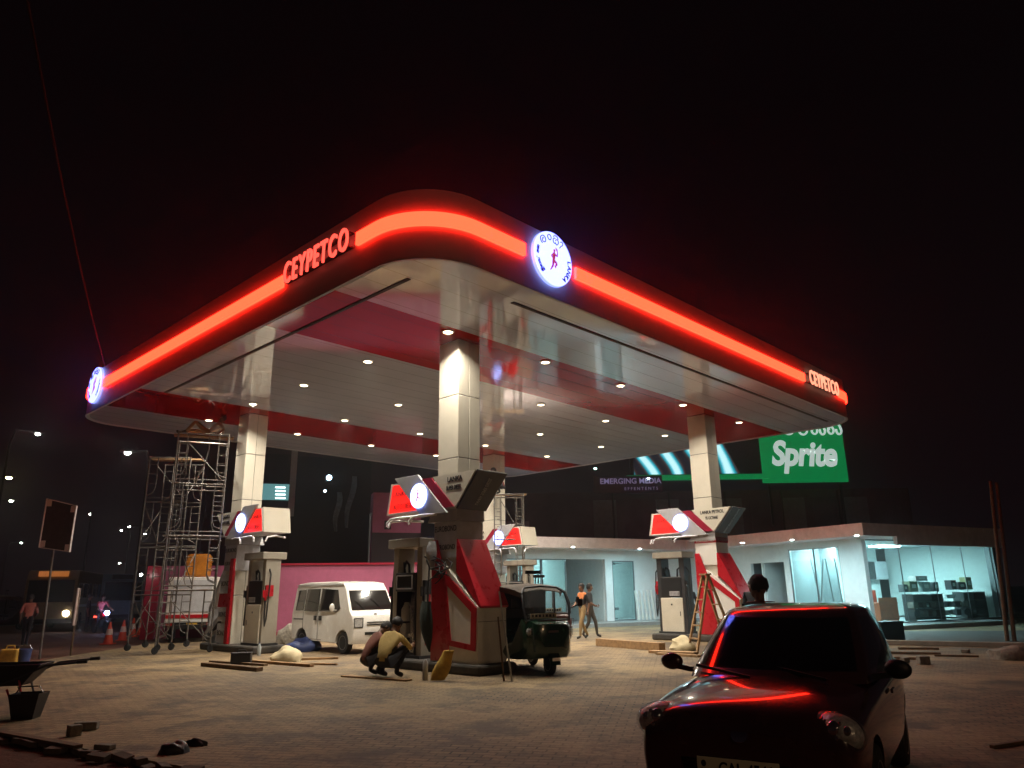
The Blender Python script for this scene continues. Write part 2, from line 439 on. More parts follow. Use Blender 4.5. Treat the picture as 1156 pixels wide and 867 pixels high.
def stroke_word(word, r, thick):
    """Rounded script letters as polylines: list of strokes in a box one unit high."""
    def arc_(cx, cy, rx, ry, a0, a1, n=18): return [(cx + rx * math.cos(math.radians(a0 + (a1 - a0) * k / n)), cy + ry * math.sin(math.radians(a0 + (a1 - a0) * k / n))) for k in range(n + 1)]
    def spiral(cx, cy, r0, r1, a0, a1, n=30): return [(cx + (r0 + (r1 - r0) * k / n) * math.cos(math.radians(a0 + (a1 - a0) * k / n)), cy + (r0 + (r1 - r0) * k / n) * math.sin(math.radians(a0 + (a1 - a0) * k / n))) for k in range(n + 1)]
    G = {
        'la': (1.15, [spiral(0.5, 0.5, 0.12, 0.52, 20, 560)]),
        'dot': (0.75, [arc_(0.33, 0.55, 0.27, 0.30, 0, 360)]),
        'ka': (1.05, [arc_(0.28, 0.35, 0.24, 0.30, 60, 330), arc_(0.70, 0.35, 0.24, 0.32, -150, 170), arc_(0.45, 0.72, 0.34, 0.26, 10, 175)]),
        'aa': (0.55, [arc_(0.18, 0.70, 0.20, 0.24, 170, -60), [(0.28, 0.52), (0.22, 0.05)]]),
        'va': (0.95, [spiral(0.45, 0.42, 0.14, 0.42, 200, -160), arc_(0.45, 0.45, 0.42, 0.45, 180, 20)]),
        'ra': (0.80, [arc_(0.35, 0.35, 0.30, 0.34, 120, 420), arc_(0.42, 0.74, 0.20, 0.18, 200, -40)]),
        'na': (1.05, [arc_(0.25, 0.30, 0.20, 0.26, 0, 360), arc_(0.55, 0.40, 0.42, 0.42, 190, -10), arc_(0.82, 0.28, 0.18, 0.28, 60, -200)]),
    }
    return [G[k] for k in word]
def strokes_mesh(glyphs, size, thick, place, gap=0.12):
    """place(u, v) -> 3-D point; u runs along the word, v is height."""
    total = sum(g[0] for g in glyphs) + gap * (len(glyphs) - 1); u0 = -total / 2; b = MB()
    for wd, sts in glyphs:
        for st in sts: b.tube([place((u0 + x) * size, (y - 0.5) * size) for x, y in st], thick, 6)
        u0 += wd + gap
    return b
def sinhala(t, rad):
    def place(u, v):
        a = PI / 2 + 0.12 - u / (rad * 0.78); r = rad * 0.76 + v
        return (r * math.cos(a), -0.086, r * math.sin(a))
    strokes_mesh(stroke_word(['la', 'dot', 'ka', 'aa'], 1, 1), rad * 0.34, rad * 0.017, place).build('emblem_script', M_EMB_DARK, t, smooth=60)
def disc_sign(label_, loc, rz, rad):
    t = thing('round_emblem_sign', label_, 'illuminated sign', loc, rz)
    RX = Matrix.Rotation(PI / 2, 4, 'X')
    b = MB(); b.lathe([(rad, 0.0), (rad, 0.06)], 40, RX); b.build('sign_rim', M_DISCRIM, t, smooth=40)
    b = MB(); b.lathe([(rad * 0.985, 0.062), (rad * 0.985, 0.08)], 40, RX); f = b.build('sign_face', M_DISC, t, smooth=40)
    runner(t, -0.082, rad * 1.02)
    sinhala(t, rad)
    ring_text(t, 'இலங்கை', rad * 0.83, 196, rad * 0.17, 11, M_EMB_DARK, -0.082)
    ring_text(t, 'LANKA', rad * 0.83, -22, rad * 0.25, 14, M_EMB_DARK, -0.082)
    return t
disc_sign('big white glowing round emblem sign with red torch runner on the near canopy corner', W(3.20, -0.03, 7.785), RZ, 0.56)
disc_sign('white glowing round emblem sign at the far left end of the red light strip', W(-0.03, 15.55, 7.785), RZ - PI / 2, 0.56)
# ---- CEYPETCO letters
def letters_sign(lab, loc, rz, size, sx, m):
    t = thing('fascia_letters', lab, 'illuminated sign', loc, rz)
    o = text('sign_letters', 'CEYPETCO', size, m, t, (0, -0.10, 0.0), (1, 0, 0), (0, 0, 1), 0.018, 0.004, spacing=1.22, sx=sx)
    b = MB(); [b.box((x, -0.05, z), (2.3, 0.10, 0.03)) for x in (0,) for z in (-0.14, 0.14)]; b.build('mounting_rail', M_DARKMET, t)
    return t
letters_sign('red glowing CEYPETCO letters on the left canopy edge before the rounded corner', W(-0.01, 3.1, 7.78), RZ - PI / 2, 0.66, 0.61, M_LETTER)
letters_sign('pale glowing CEYPETCO letters near the right end of the canopy edge', W(16.35, -0.01, 7.78), RZ, 0.66, 0.61, M_LETTER2)

# ---- downlights in a five by five grid
RROWS = [3.1, 6.3, 9.45, 12.7, 16.3]; LROWS = [2.88, 5.85, 8.8, 11.65, 14.6]
lamp0 = thing('canopy_downlight', '', 'ceiling light', W(3.1, 2.88, H), RZ, 'round downlights in the canopy underside')
b = MB(); b.lathe([(0.135, 0.012), (0.135, -0.012), (0.10, -0.02), (0.10, 0.01)], 20); b.build('rim', M_LAMPRIM, lamp0)
b = MB(); b.lathe([(0.098, -0.006), (0.098, -0.016)], 14); b.build('lens', M_LAMP, lamp0)
ld = bpy.data.lights.new('lamp', 'AREA'); ld.shape = 'DISK'; ld.size = 0.17; ld.energy = 122; ld.color = (1.0, 0.90, 0.74); ld.spread = math.radians(138)
lo = bpy.data.objects.new('lamp', ld); COL.objects.link(lo); lo.parent = lamp0; lo.location = (0, 0, -0.024)
ordw = ['first', 'second', 'third', 'fourth', 'fifth']
for i, r in enumerate(RROWS):
    for j, l in enumerate(LROWS):
        lab = '%s downlight from the left canopy edge in the %s row from the right edge' % (ordw[i], ordw[j])
        if i == 0 and j == 0: lamp0['label'] = lab; continue
        dup(lamp0, W(r, l, H), RZ, lab)

# ------------------------------------------------------------------ columns
CG = [W(3.915, 3.40), W(14.645, 3.40), W(3.915, 13.17), W(14.645, 13.17)]
col0 = thing('canopy_column', 'square cream panelled column nearest to the road, rising over the open pump', 'column', CG[0], RZ, 'columns holding the canopy')
b = MB(); hw = 0.325
zs = [0.0, 1.55, 2.95, 4.35, 5.75, 7.035]
for k in range(5):
    z0, z1 = zs[k] + 0.008, zs[k + 1] - 0.008
    for sx in (-1, 1):
        b.box((sx * (hw / 2 + 0.003), 0, (z0 + z1) / 2), (hw - 0.006, 2 * hw, z1 - z0))
b.build('cladding', M_WHITE, col0, bevel=0.006, segs=1)
b = MB(); b.box((0, 0, 3.5), (2 * hw - 0.03, 2 * hw - 0.03, 7.0)); b.build('core', M_GROOVE, col0)
for c, lab in ((1, 'square cream panelled column above the ladder at the right pump'), (2, 'square cream panelled column beside the left scaffold'), (3, 'square white panelled column at the back, half hidden by the near column')):
    dup(col0, CG[c], RZ, lab)
# ------------------------------------------------------------------ pump islands
M_TUBEW = M_WHITEHOSE
def island(idx, flip, where, texts, kind):
    """Local a axis runs along the island towards the dispenser; b towards the side seen by the camera."""
    fs = -1 if flip else 1
    rz = math.atan2(EL.y, EL.x) + (PI if flip else 0)
    loc = CG[idx]
    def P(a, b, z): return (a, b * fs, z)
    RIGHT = (fs * -1.0, 0, 0)              # direction that reads left to right for the viewer
    UP = (0, 0, 1)
    def plate(mb, poly, b0, b1):
        lo, hi = (b0, b1)
        pts = [P(a, lo, z) for a, z in poly] + [P(a, hi, z) for a, z in poly]
        n = len(poly)
        mb.add(pts, [tuple(range(n))[::-1], tuple(range(n, 2 * n))] + [(i, (i + 1) % n, (i + 1) % n + n, i + n) for i in range(n)])
        return mb
    # plinth
    t = thing('pump_island', 'low dark kerbed island under the ' + where, 'island', loc, rz)
    b = MB(); b.box((0.45, 0, 0.10), (3.3, 1.05, 0.20))
    b.build('kerb', M_PLINTH, t, bevel=0.05)
    # column lower wrap with film lettering
    # ---- sign housing
    s = thing('island_sign', texts['sign_label'], 'sign', loc, rz)
    B = 0.42
    b = MB(); plate(b, [(1.97, 3.27), (1.82, 3.97), (0.34, 3.90), (0.34, 3.27)], -B + 0.02, B - 0.02); b.build('housing', M_GPANEL, s)
    red = [(1.95, 3.29), (1.81, 3.95), (1.20, 3.95), (0.60, 3.29)]
    b = MB(); plate(b, red, B - 0.016, B); b.build('red_lit_board', M_REDLIT, s)
    edge = MB()
    for i in range(4):
        p, q = red[i], red[(i + 1) % 4]
        edge.bar(P(p[0], B + 0.002, p[1]), P(q[0], B + 0.002, q[1]), 0.03, 0.03)
    edge.build('board_frame', M_WPANEL, s)
    b = MB()
    b.add([P(1.985, -B, 3.27), P(1.985, B, 3.27), P(1.835, B, 3.98), P(1.835, -B, 3.98), P(2.02, -B, 3.27), P(2.02, B, 3.27), P(1.87, B, 3.98), P(1.87, -B, 3.98)], [(0, 1, 2, 3), (7, 6, 5, 4), (0, 4, 5, 1), (1, 5, 6, 2), (2, 6, 7, 3), (3, 7, 4, 0)])
    b.build('end_panel', M_CREAM, s)
    b = MB(); plate(b, [(1.66, 4.08), (0.83, 4.08), (-0.17, 3.17), (0.70, 3.17)], B + 0.015, B + 0.075); b.build('slash_panel', M_GPANEL, s, bevel=0.008)
    b = MB(); plate(b, [(0.70, 3.97), (0.40, 3.97), (-0.36, 3.28), (-0.06, 3.28)], B + 0.004, B + 0.045); b.build('red_slash', M_REDDARK, s)
    tri = [(0.37, 3.98), (-1.0, 3.98), (-0.36, 3.25)]
    b = MB(); plate(b, tri, B - 0.02, B + 0.02); plate(b, tri, -B - 0.02, -B + 0.02)
    tp = b.build('triangle_panel', M_WHITE, s)
    b = MB()
    b.add([P(-0.38, -B, 3.25), P(-0.38, B, 3.25), P(-1.03, B, 3.99), P(-1.03, -B, 3.99), P(-0.42, -B, 3.23), P(-0.42, B, 3.23), P(-1.08, B, 3.97), P(-1.08, -B, 3.97)], [(3, 2, 1, 0), (4, 5, 6, 7), (0, 1, 5, 4), (1, 2, 6, 5), (2, 3, 7, 6), (3, 0, 4, 7)])
    b.build('slanted_board', M_DARKMET, s)
    b = MB(); plate(b, [(0.40, 3.24), (0.55, 3.0), (-0.38, 3.0), (-0.38, 3.24)], -0.40, 0.40); b.build('neck', M_GPANEL, s)
    # logo lamp on the slash
    RX = Matrix.Translation(P(0.75, B + 0.076, 3.60)) @ Matrix.Rotation(-fs * PI / 2, 4, 'X')
    b = MB(); b.lathe([(0.265, 0), (0.265, 0.035), (0.25, 0.045)], 28, RX); lg = b.build('round_logo_lamp', M_DISC2, s, smooth=40)
    q = MB()
    for (a0, z0, a1, z1, r0) in ((0.75, 3.68, 0.74, 3.58, 0.022), (0.74, 3.58, 0.66, 3.52, 0.018), (0.74, 3.58, 0.78, 3.49, 0.018), (0.78, 3.49, 0.83, 3.44, 0.013), (0.75, 3.67, 0.68, 3.64, 0.012), (0.68, 3.64, 0.66, 3.71, 0.012)):
        q.tube([P(a0, B + 0.127, z0), P(a1, B + 0.127, z1)], r0, 6)
    q.ell(P(0.745, B + 0.127, 3.715), (0.022, 0.012, 0.026))
    q.build('runner_mark', M_EMB_RED, lg)
    # lettering
    text('panel_lettering', texts['white'][0], 0.145, M_BLACKTXT, s, P(-0.36, B + 0.021, 3.86), RIGHT, UP, 0.003, 0.004, sx=0.80 if len(texts['white'][0]) > 6 else 1.0)
    text('panel_lettering', texts['white'][1], 0.135, M_BLACKTXT, s, P(-0.335, B + 0.021, 3.68), RIGHT, UP, 0.003, 0.003, sx=0.60)
    text('board_lettering', texts['red'][0], 0.17, M_EMB_RED if False else M_BLACKTXT, s, P(1.52, B + 0.002, 3.72), RIGHT, UP, 0.003)
    text('board_lettering', texts['red'][1], 0.17, M_BLACKTXT, s, P(1.40, B + 0.002, 3.43), RIGHT, UP, 0.003, sx=0.72)
    d = Vector((-0.65, 0, 0.74)).normalized()
    text('side_lettering', texts['white'][0] + ' ' + texts['white'][1], 0.13, M_GPANEL, s, Vector(P(-0.745, 0, 3.60)) + Vector((-0.03, 0, -0.02)), d, (0, fs * -1, 0) if not flip else (0, fs * -1, 0), 0.003, sx=0.55)
    # white hose arms under the sign
    b = MB()
    for a0, sgn in ((1.75, 1), (0.95, 1)):
        b.tube([P(0.2, B + 0.05, 3.16), P(a0 - 0.3, B + 0.10, 3.17), P(a0 - 0.08, B + 0.14, 3.15), P(a0 + 0.02, B + 0.16, 3.07), P(a0 + 0.02, B + 0.16, 2.99)], 0.028, 8)
    b.tube([P(1.7, -0.42, 3.16), P(1.95, 0.0, 3.18), P(2.02, 0.3, 3.13), P(2.02, 0.36, 3.0)], 0.028, 8)
    b.build('hose_arm', M_TUBEW, s, smooth=60)
    # ---- lower cladding / pylon
    p = thing('pylon_casing', texts['pylon_label'], 'pylon', loc, rz)
    b = MB(); b.box(P(0.0, 0, 2.62), (0.74, 0.74, 0.74)); b.build('film_wrap', M_FILM if idx != 1 else M_WPANEL, p, bevel=0.01)
    if idx == 1:
        b = MB(); b.box(P(0.0, 0, 3.02), (0.76, 0.76, 0.17)); b.build('red_band', M_REDPANEL, p)
        text('film_lettering', 'EUROBOND', 0.13, M_WPANEL, p, P(0.0, 0.382, 3.0), RIGHT, UP, 0.002, sx=0.85)
    else:
        text('film_lettering', 'EUROBOND', 0.17, M_BLACKTXT, p, P(0.0, 0.372, 2.84), RIGHT, UP, 0.002, sx=0.74)
        text('film_lettering', 'EUROBOND', 0.15, M_BLACKTXT, p, P(0.0, 0.372, 2.46), RIGHT, UP, 0.002, sx=0.74)
        text('film_lettering', 'EUROBOND', 0.17, M_BLACKTXT, p, P(-0.372, 0, 2.84), (0, -fs * 1.0 * -1 if False else (-1 if not flip else 1) * 1.0, 0), UP, 0.002, sx=0.7) if False else None
    if kind != 'strips':
        body = [(0.36, 0.20), (0.36, 2.25), (-0.10, 2.05), (-1.02, 1.26), (-1.02, 0.20)]
        b = MB(); plate(b, body, -0.40, 0.40); b.build('wedge_body', M_WPANEL, p, bevel=0.01)
        b = MB(); plate(b, [(0.37, 2.62), (0.22, 2.62), (-0.02, 1.95), (-0.22, 0.21), (0.37, 0.21)], 0.385, 0.425)
        plate(b, [(0.37, 2.62), (0.22, 2.62), (-0.02, 1.95), (-0.22, 0.21), (0.37, 0.21)], -0.425, -0.385); b.build('red_side_panel', M_REDPANEL, p, bevel=0.006)
        # red frame round the white side panel
        outer = [(-0.03, 1.98), (-1.0, 1.24), (-0.97, 0.44), (-0.20, 0.52)]
        inner = [(-0.11, 1.70), (-0.86, 1.17), (-0.84, 0.56), (-0.265, 0.62)]
        b = MB()
        for i in range(4):
            j = (i + 1) % 4
            plate(b, [outer[i], outer[j], inner[j], inner[i]], 0.402, 0.43)
        b.build('red_border', M_REDPANEL, p)
        b = MB(); plate(b, inner, 0.402, 0.412); b.build('white_side_panel', M_WPANEL, p)
        # sloping red back and fin
        b = MB()
        sl = [(0.0, 2.62), (-0.37, 2.36), (-1.05, 1.30), (-1.05, 1.24), (-0.1, 2.06)]
        plate(b, [(-0.36, 2.62), (-0.395, 2.62), (-1.08, 1.28), (-1.06, 1.24), (-0.35, 1.95)], -0.415, 0.38)
        b.build('red_slope', M_REDPANEL, p, bevel=0.008)
        b = MB(); b.box(P(-0.70, 0.0, 1.87), (0.03, 0.34, 0.09)); b.build('slope_tag', M_GPANEL, p)
        b = MB(); b.box(P(-1.03, 0, 1.25), (0.03, 0.79, 0.035)); b.build('end_trim', M_WHITE, p)
        b = MB(); b.box(P(-1.024, 0, 0.985), (0.006, 0.79, 0.008)); b.build('end_seam', M_GROOVE, p)
    else:
        # unfinished casing: filmed panels and a red edge strip, arms reaching back
        zz = [0.25, 0.92, 1.6, 2.2]
        b = MB(); plate(b, [(0.36, 0.2), (0.36, 2.6), (0.16, 2.6), (0.16, 0.2)], 0.36, 0.44); b.build('red_edge', M_REDPANEL, p, bevel=0.006)
        for k, (z0, z1) in enumerate(((0.22, 0.76), (0.82, 1.20), (1.62, 2.14))):
            b = MB(); plate(b, [(0.14, z0), (0.14, z1), (-0.40, z1), (-0.46, z0)], 0.36, 0.40); f = b.build('film_panel', M_FILM, p)
            text('film_lettering', 'BOND', 0.2, M_BLACKTXT, f, P(-0.12, 0.402, (z0 + z1) / 2), RIGHT, UP, 0.002, sx=0.9)
        b = MB(); plate(b, [(0.14, 1.22), (0.14, 1.6), (-0.44, 1.6), (-0.5, 1.22)], 0.36, 0.395); b.build('red_side_panel', M_REDPANEL, p)
        b = MB(); plate(b, [(-0.40, 2.3), (-0.5, 2.3), (-1.25, 1.2), (-1.25, 0.2), (-1.12, 0.2), (-1.1, 1.15)], -0.3, 0.32)
        plate(b, [(-0.4, 1.0), (-0.4, 0.85), (-1.3, 0.35), (-1.3, 0.5)], 0.2, 0.36)
        plate(b, [(-0.4, 0.62), (-0.4, 0.5), (-1.4, 0.22), (-1.4, 0.32)], 0.2, 0.36)
        b.build('bare_frame', M_GPANEL, p)
        b = MB(); plate(b, [(-0.4, 0.82), (-0.4, 0.70), (-1.35, 0.22), (-1.3, 0.22)], -0.2, 0.37); b.build('frame_strut', M_BLACK, p)
    # ---- dispenser
    dloc = Vector(loc) + (EL * (-1 if flip else 1)) * 1.43
    d = thing('fuel_dispenser', texts['disp_label'], 'fuel pump', dloc, rz)
    b = MB(); b.box(P(0, 0, 2.62), (1.12, 0.74, 0.20)); b.build('header', M_BEIGE, d, bevel=0.02)
    for a in (-0.42, 0.42):
        b = MB(); b.box(P(a, 0, 1.36), (0.18, 0.46, 2.32)); b.build('upright', M_BEIGE if kind != 'white' else M_DARKMET, d, bevel=0.012)
    if kind == 'open':
        b = MB(); b.box(P(0, -0.20, 1.05), (0.66, 0.04, 1.7)); b.box(P(0, 0, 0.24), (0.66, 0.5, 0.08)); b.box(P(-0.315, 0.05, 1.0), (0.02, 0.42, 1.6)); b.box(P(0.315, 0.05, 1.0), (0.02, 0.42, 1.6)); b.build('open_cabinet', M_BLACK, d)
        b = MB(); b.box(P(0, 0.12, 1.78), (0.68, 0.36, 0.40)); hd = b.build('display_head', M_BLACK, d, bevel=0.02)
        b = MB()
        for (a0, z0, a1, z1) in ((-0.27, 1.64, 0.27, 1.64), (0.27, 1.64, 0.27, 1.92), (0.27, 1.92, -0.27, 1.92), (-0.27, 1.92, -0.27, 1.64)):
            b.bar(P(a0, 0.31, z0), P(a1, 0.31, z1), 0.025, 0.025)
        b.build('display_frame', M_GPANEL, hd)
        b = MB()
        for a, r in ((-0.2, 0.035), (-0.10, 0.03), (-0.02, 0.02)):
            b.tube([P(a, 0.12, 0.3), P(a, 0.12, 0.7), P(a - 0.01, 0.14, 1.2), P(a, 0.1, 1.5)], r, 8)
        b.box(P(-0.12, 0.12, 1.25), (0.22, 0.1, 0.06)); b.box(P(-0.12, 0.12, 0.66), (0.26, 0.12, 0.07)); b.box(P(-0.15, 0.12, 0.44), (0.18, 0.12, 0.12))
        b.lathe([(0.06, 0), (0.06, 0.14)], 12, Matrix.Translation(P(-0.1, 0.12, 0.72)))
        b.build('pipework', M_STEEL, d, smooth=40)
        b = MB(); b.lathe([(0.11, 0), (0.12, 0.05), (0.12, 0.25), (0.07, 0.34), (0.05, 0.4)], 14, Matrix.Translation(P(0.16, 0.1, 0.95))); b.box(P(0.16, 0.1, 0.75), (0.2, 0.2, 0.3)); b.build('pump_motor', M_GPANEL, d, smooth=40)
        b = MB(); b.box(P(-0.512, 0.02, 1.36), (0.012, 0.08, 0.5)); b.build('side_plate', M_REDPANEL, d)
        b = MB(); b.box(P(-0.512, 0.06, 0.52), (0.012, 0.12, 0.1)); b.build('side_label', M_REDPANEL, d)
    else:
        b = MB(); b.box(P(0, 0.02, 0.76), (0.80, 0.50, 1.05)); b.build('cabinet_door', M_CREAM, d, bevel=0.015)
        b = MB(); b.box(P(0, 0.02, 1.62), (0.78, 0.46, 0.64)); hd = b.build('display_head', M_BLACK, d, bevel=0.03)
        b = MB(); b.box(P(-0.12, 0.255, 1.42), (0.36, 0.012, 0.14)); b.build('price_display', M_GPANEL, hd)
        b = MB()
        for k in range(7): b.box(P(-0.27 + k * 0.05, 0.263, 1.42), (0.012, 0.006, 0.1))
        b.build('display_digit', M_BLACKTXT, hd)
        b = MB(); b.box(P(0, 0.274, 1.08), (0.05, 0.01, 0.05)); b.box(P(-0.30, 0.275, 0.8), (0.02, 0.015, 0.14)); b.build('door_lock', M_DARKMET, d)
    # hoses and nozzles
    for sgn in (-1, 1):
        b = MB()
        a0 = sgn * 0.56
        b.tube([P(sgn * 0.3, 0.05, 1.98), P(sgn * 0.34, 0.08, 2.22), P(sgn * 0.48, 0.1, 2.28), P(a0 + sgn * 0.06, 0.12, 2.1), P(a0 + sgn * 0.08, 0.16, 1.5), P(a0 + sgn * 0.07, 0.18, 0.9), P(a0 + sgn * 0.04, 0.2, 0.72), P(a0, 0.2, 0.95), P(a0 - sgn * 0.01, 0.2, 1.4)], 0.022, 8)
        b.build('hose', M_RUBBER, d, smooth=60)
        b = MB(); b.tube([P(a0 - sgn * 0.01, 0.20, 1.40), P(a0, 0.22, 1.62), P(a0 - sgn * 0.02, 0.16, 1.74), P(a0 - sgn * 0.06, 0.10, 1.80)], [0.03, 0.04, 0.028, 0.016], 8)
        b.box(P(a0, 0.27, 1.58), (0.03, 0.05, 0.2)); b.box(P(a0 - sgn * 0.03, 0.1, 1.66), (0.1, 0.22, 0.3))
        b.build('nozzle', M_BLACK if sgn < 0 or kind == 'open' else M_REDPANEL, d, smooth=40)
        b = MB()
        b.tube([P(sgn * 0.14, 0.05, 1.94), P(sgn * 0.16, 0.06, 2.16), P(sgn * 0.26, 0.06, 2.24), P(sgn * 0.34, 0.06, 2.08), P(sgn * 0.36, 0.06, 1.9)], 0.028, 8)
        b.build('hose_loop', M_RUBBER, d, smooth=60)
    b = MB(); b.box(P(0, 0, 0.23), (1.06, 0.56, 0.06)); b.build('foot_rail', M_DARKMET, d)
    return t
island(0, False, 'near open fuel pump', dict(white=('LANKA', 'SUPER DIESEL'), red=('LANKA', 'AUTO DIESEL'),
    sign_label='angular sign reading LANKA SUPER DIESEL with a dark slanted end, above the open pump',
    pylon_label='red and white wedge shaped casing with red bordered side panel beside the green three-wheeler',
    disp_label='opened fuel dispenser with black cabinet and bare steel pipes, two men squatting at it'), 'open')
island(1, False, 'right hand white fuel pump and ladder', dict(white=('LANKA PETROL', '95 OCTANE'), red=('LANKA', 'PETROL 95'),
    sign_label='angular sign with LANKA PETROL 95 OCTANE on white, above the ladder',
    pylon_label='red winged casing behind the wooden ladder and the dark car',
    disp_label='black and cream fuel dispenser standing before the lit shop'), 'white')
island(2, True, 'left fuel pump beside the scaffold', dict(white=('LANKA', 'AUTO DIESEL'), red=('LANKA', 'AUTO DIESEL'),
    sign_label='angular sign with square cream end and red board, above the pump beside the scaffold',
    pylon_label='half finished casing wrapped in film marked BOND beside the left scaffold',
    disp_label='fuel dispenser with cream lower door and grey beige side, left of the white van'), 'strips')
island(3, True, 'back fuel pump behind the three-wheelers', dict(white=('LANKA', 'PETROL 92'), red=('LANKA', 'PETROL 92'),
    sign_label='small looking sign with red lit board and pale end panel, behind the green three-wheeler',
    pylon_label='casing at the back island mostly hidden behind the three-wheelers',
    disp_label='fuel dispenser at the back island mostly hidden behind the three-wheelers'), 'strips')
# ------------------------------------------------------------------ ground
def ground_mat(name, kind):
    m = bpy.data.materials.new(name); m.use_nodes = True
    nt = m.node_tree; b = nt.nodes['Principled BSDF']; L = nt.links
    tc = nt.nodes.new('ShaderNodeTexCoord')
    def noise(s, d=6, r=0.6):
        n = nt.nodes.new('ShaderNodeTexNoise'); n.inputs['Scale'].default_value = s; n.inputs['Detail'].default_value = d; n.inputs['Roughness'].default_value = r
        L.new(tc.outputs['Object'], n.inputs['Vector']); return n
    def ramp(src, stops):
        c = nt.nodes.new('ShaderNodeValToRGB')
        while len(c.color_ramp.elements) < len(stops): c.color_ramp.elements.new(0.5)
        for e, (p, col) in zip(c.color_ramp.elements, stops): e.position = p; e.color = (*col, 1)
        L.new(src, c.inputs['Fac']); return c.outputs['Color']
    def mix(a, bb, f, mode='MIX'):
        x = nt.nodes.new('ShaderNodeMix'); x.data_type = 'RGBA'; x.blend_type = mode
        for s, v in ((x.inputs['Factor'], f), (x.inputs[6], a), (x.inputs[7], bb)):
            if isinstance(v, (int, float)): s.default_value = v
            elif isinstance(v, tuple): s.default_value = (*v, 1)
            else: L.new(v, s)
        return x.outputs[2]
    bp = nt.nodes.new('ShaderNodeBump'); bp.inputs['Distance'].default_value = 0.02
    if kind == 'pavers':
        mp = nt.nodes.new('ShaderNodeMapping'); mp.inputs['Rotation'].default_value = (0, 0, math.radians(12))
        L.new(tc.outputs['Object'], mp.inputs['Vector'])
        jn = noise(3.0, 3); jm = nt.nodes.new('ShaderNodeMix'); jm.data_type = 'VECTOR'; jm.inputs['Factor'].default_value = 0.03
        L.new(mp.outputs[0], jm.inputs[4]); L.new(jn.outputs['Color'], jm.inputs[5])
        br = nt.nodes.new('ShaderNodeTexBrick'); br.inputs['Scale'].default_value = 1.0
        br.inputs['Brick Width'].default_value = 0.225; br.inputs['Row Height'].default_value = 0.1125; br.inputs['Mortar Size'].default_value = 0.011
        br.inputs['Mortar Smooth'].default_value = 0.3
        br.inputs['Color1'].default_value = (0.225, 0.155, 0.080, 1); br.inputs['Color2'].default_value = (0.125, 0.083, 0.047, 1); br.inputs['Mortar'].default_value = (0.025, 0.018, 0.012, 1)
        L.new(jm.outputs[1], br.inputs['Vector'])
        big = ramp(noise(0.35, 7, 0.62).outputs['Fac'], [(0.42, (0, 0, 0)), (0.60, (1, 1, 1))])
        col = mix(br.outputs['Color'], (0.33, 0.232, 0.115), mix((0.0, 0.0, 0.0), (0.72, 0.72, 0.72), big))
        dk = ramp(noise(0.9, 10, 0.75).outputs['Fac'], [(0.40, (1, 1, 1)), (0.50, (0, 0, 0))])
        col = mix(col, (0.075, 0.052, 0.034), mix((0, 0, 0), (0.85, 0.85, 0.85), dk))
        sp = ramp(noise(6.0, 4, 0.6).outputs['Fac'], [(0.66, (0, 0, 0)), (0.72, (1, 1, 1))])
        col = mix(col, (0.06, 0.045, 0.03), mix((0, 0, 0), (0.5, 0.5, 0.5), sp))
        oil = ramp(noise(0.28, 5, 0.55).outputs['Fac'], [(0.30, (1, 1, 1)), (0.43, (0, 0, 0))])
        col = mix(col, (0.04, 0.028, 0.019), mix((0, 0, 0), (0.75, 0.75, 0.75), oil))
        tr = ramp(noise(22, 3).outputs['Fac'], [(0.3, (0.8, 0.8, 0.8)), (0.7, (1.15, 1.15, 1.15))])
        col = mix(col, tr, 1.0, 'MULTIPLY')
        L.new(col, b.inputs['Base Color']); b.inputs['Roughness'].default_value = 0.8
        hh = nt.nodes.new('ShaderNodeMath'); hh.operation = 'MULTIPLY_ADD'
        L.new(noise(9, 5).outputs['Fac'], hh.inputs[0]); hh.inputs[1].default_value = 0.8
        iv = nt.nodes.new('ShaderNodeMath'); iv.operation = 'SUBTRACT'; iv.inputs[0].default_value = 0.5; L.new(br.outputs['Fac'], iv.inputs[1])
        L.new(iv.outputs[0], hh.inputs[2]); L.new(hh.outputs[0], bp.inputs['Height']); bp.inputs['Strength'].default_value = 0.8
    elif kind == 'dirt':
        col = ramp(noise(0.8, 9, 0.7).outputs['Fac'], [(0.3, (0.05, 0.018, 0.010)), (0.55, (0.12, 0.042, 0.022)), (0.75, (0.17, 0.075, 0.04))])
        L.new(col, b.inputs['Base Color']); b.inputs['Roughness'].default_value = 0.95
        L.new(noise(7, 8, 0.7).outputs['Fac'], bp.inputs['Height']); bp.inputs['Strength'].default_value = 1.0; bp.inputs['Distance'].default_value = 0.06
    else:
        col = ramp(noise(2.0, 8, 0.7).outputs['Fac'], [(0.3, (0.035, 0.034, 0.034)), (0.7, (0.07, 0.066, 0.062))])
        L.new(col, b.inputs['Base Color']); b.inputs['Roughness'].default_value = 0.75
        L.new(noise(60, 3).outputs['Fac'], bp.inputs['Height']); bp.inputs['Strength'].default_value = 0.5
    L.new(bp.outputs['Normal'], b.inputs['Normal'])
    return m
M_PAVE = ground_mat('forecourt_pavers', 'pavers'); M_DIRT = ground_mat('bare_earth', 'dirt'); M_ASPH = ground_mat('road_asphalt', 'asphalt')
b = MB(); b.add([(-500, -300, -0.07), (500, -300, -0.07), (500, 700, -0.07), (-500, 700, -0.07)], [(0, 1, 2, 3)]); struct(b.build('ground', M_DIRT))
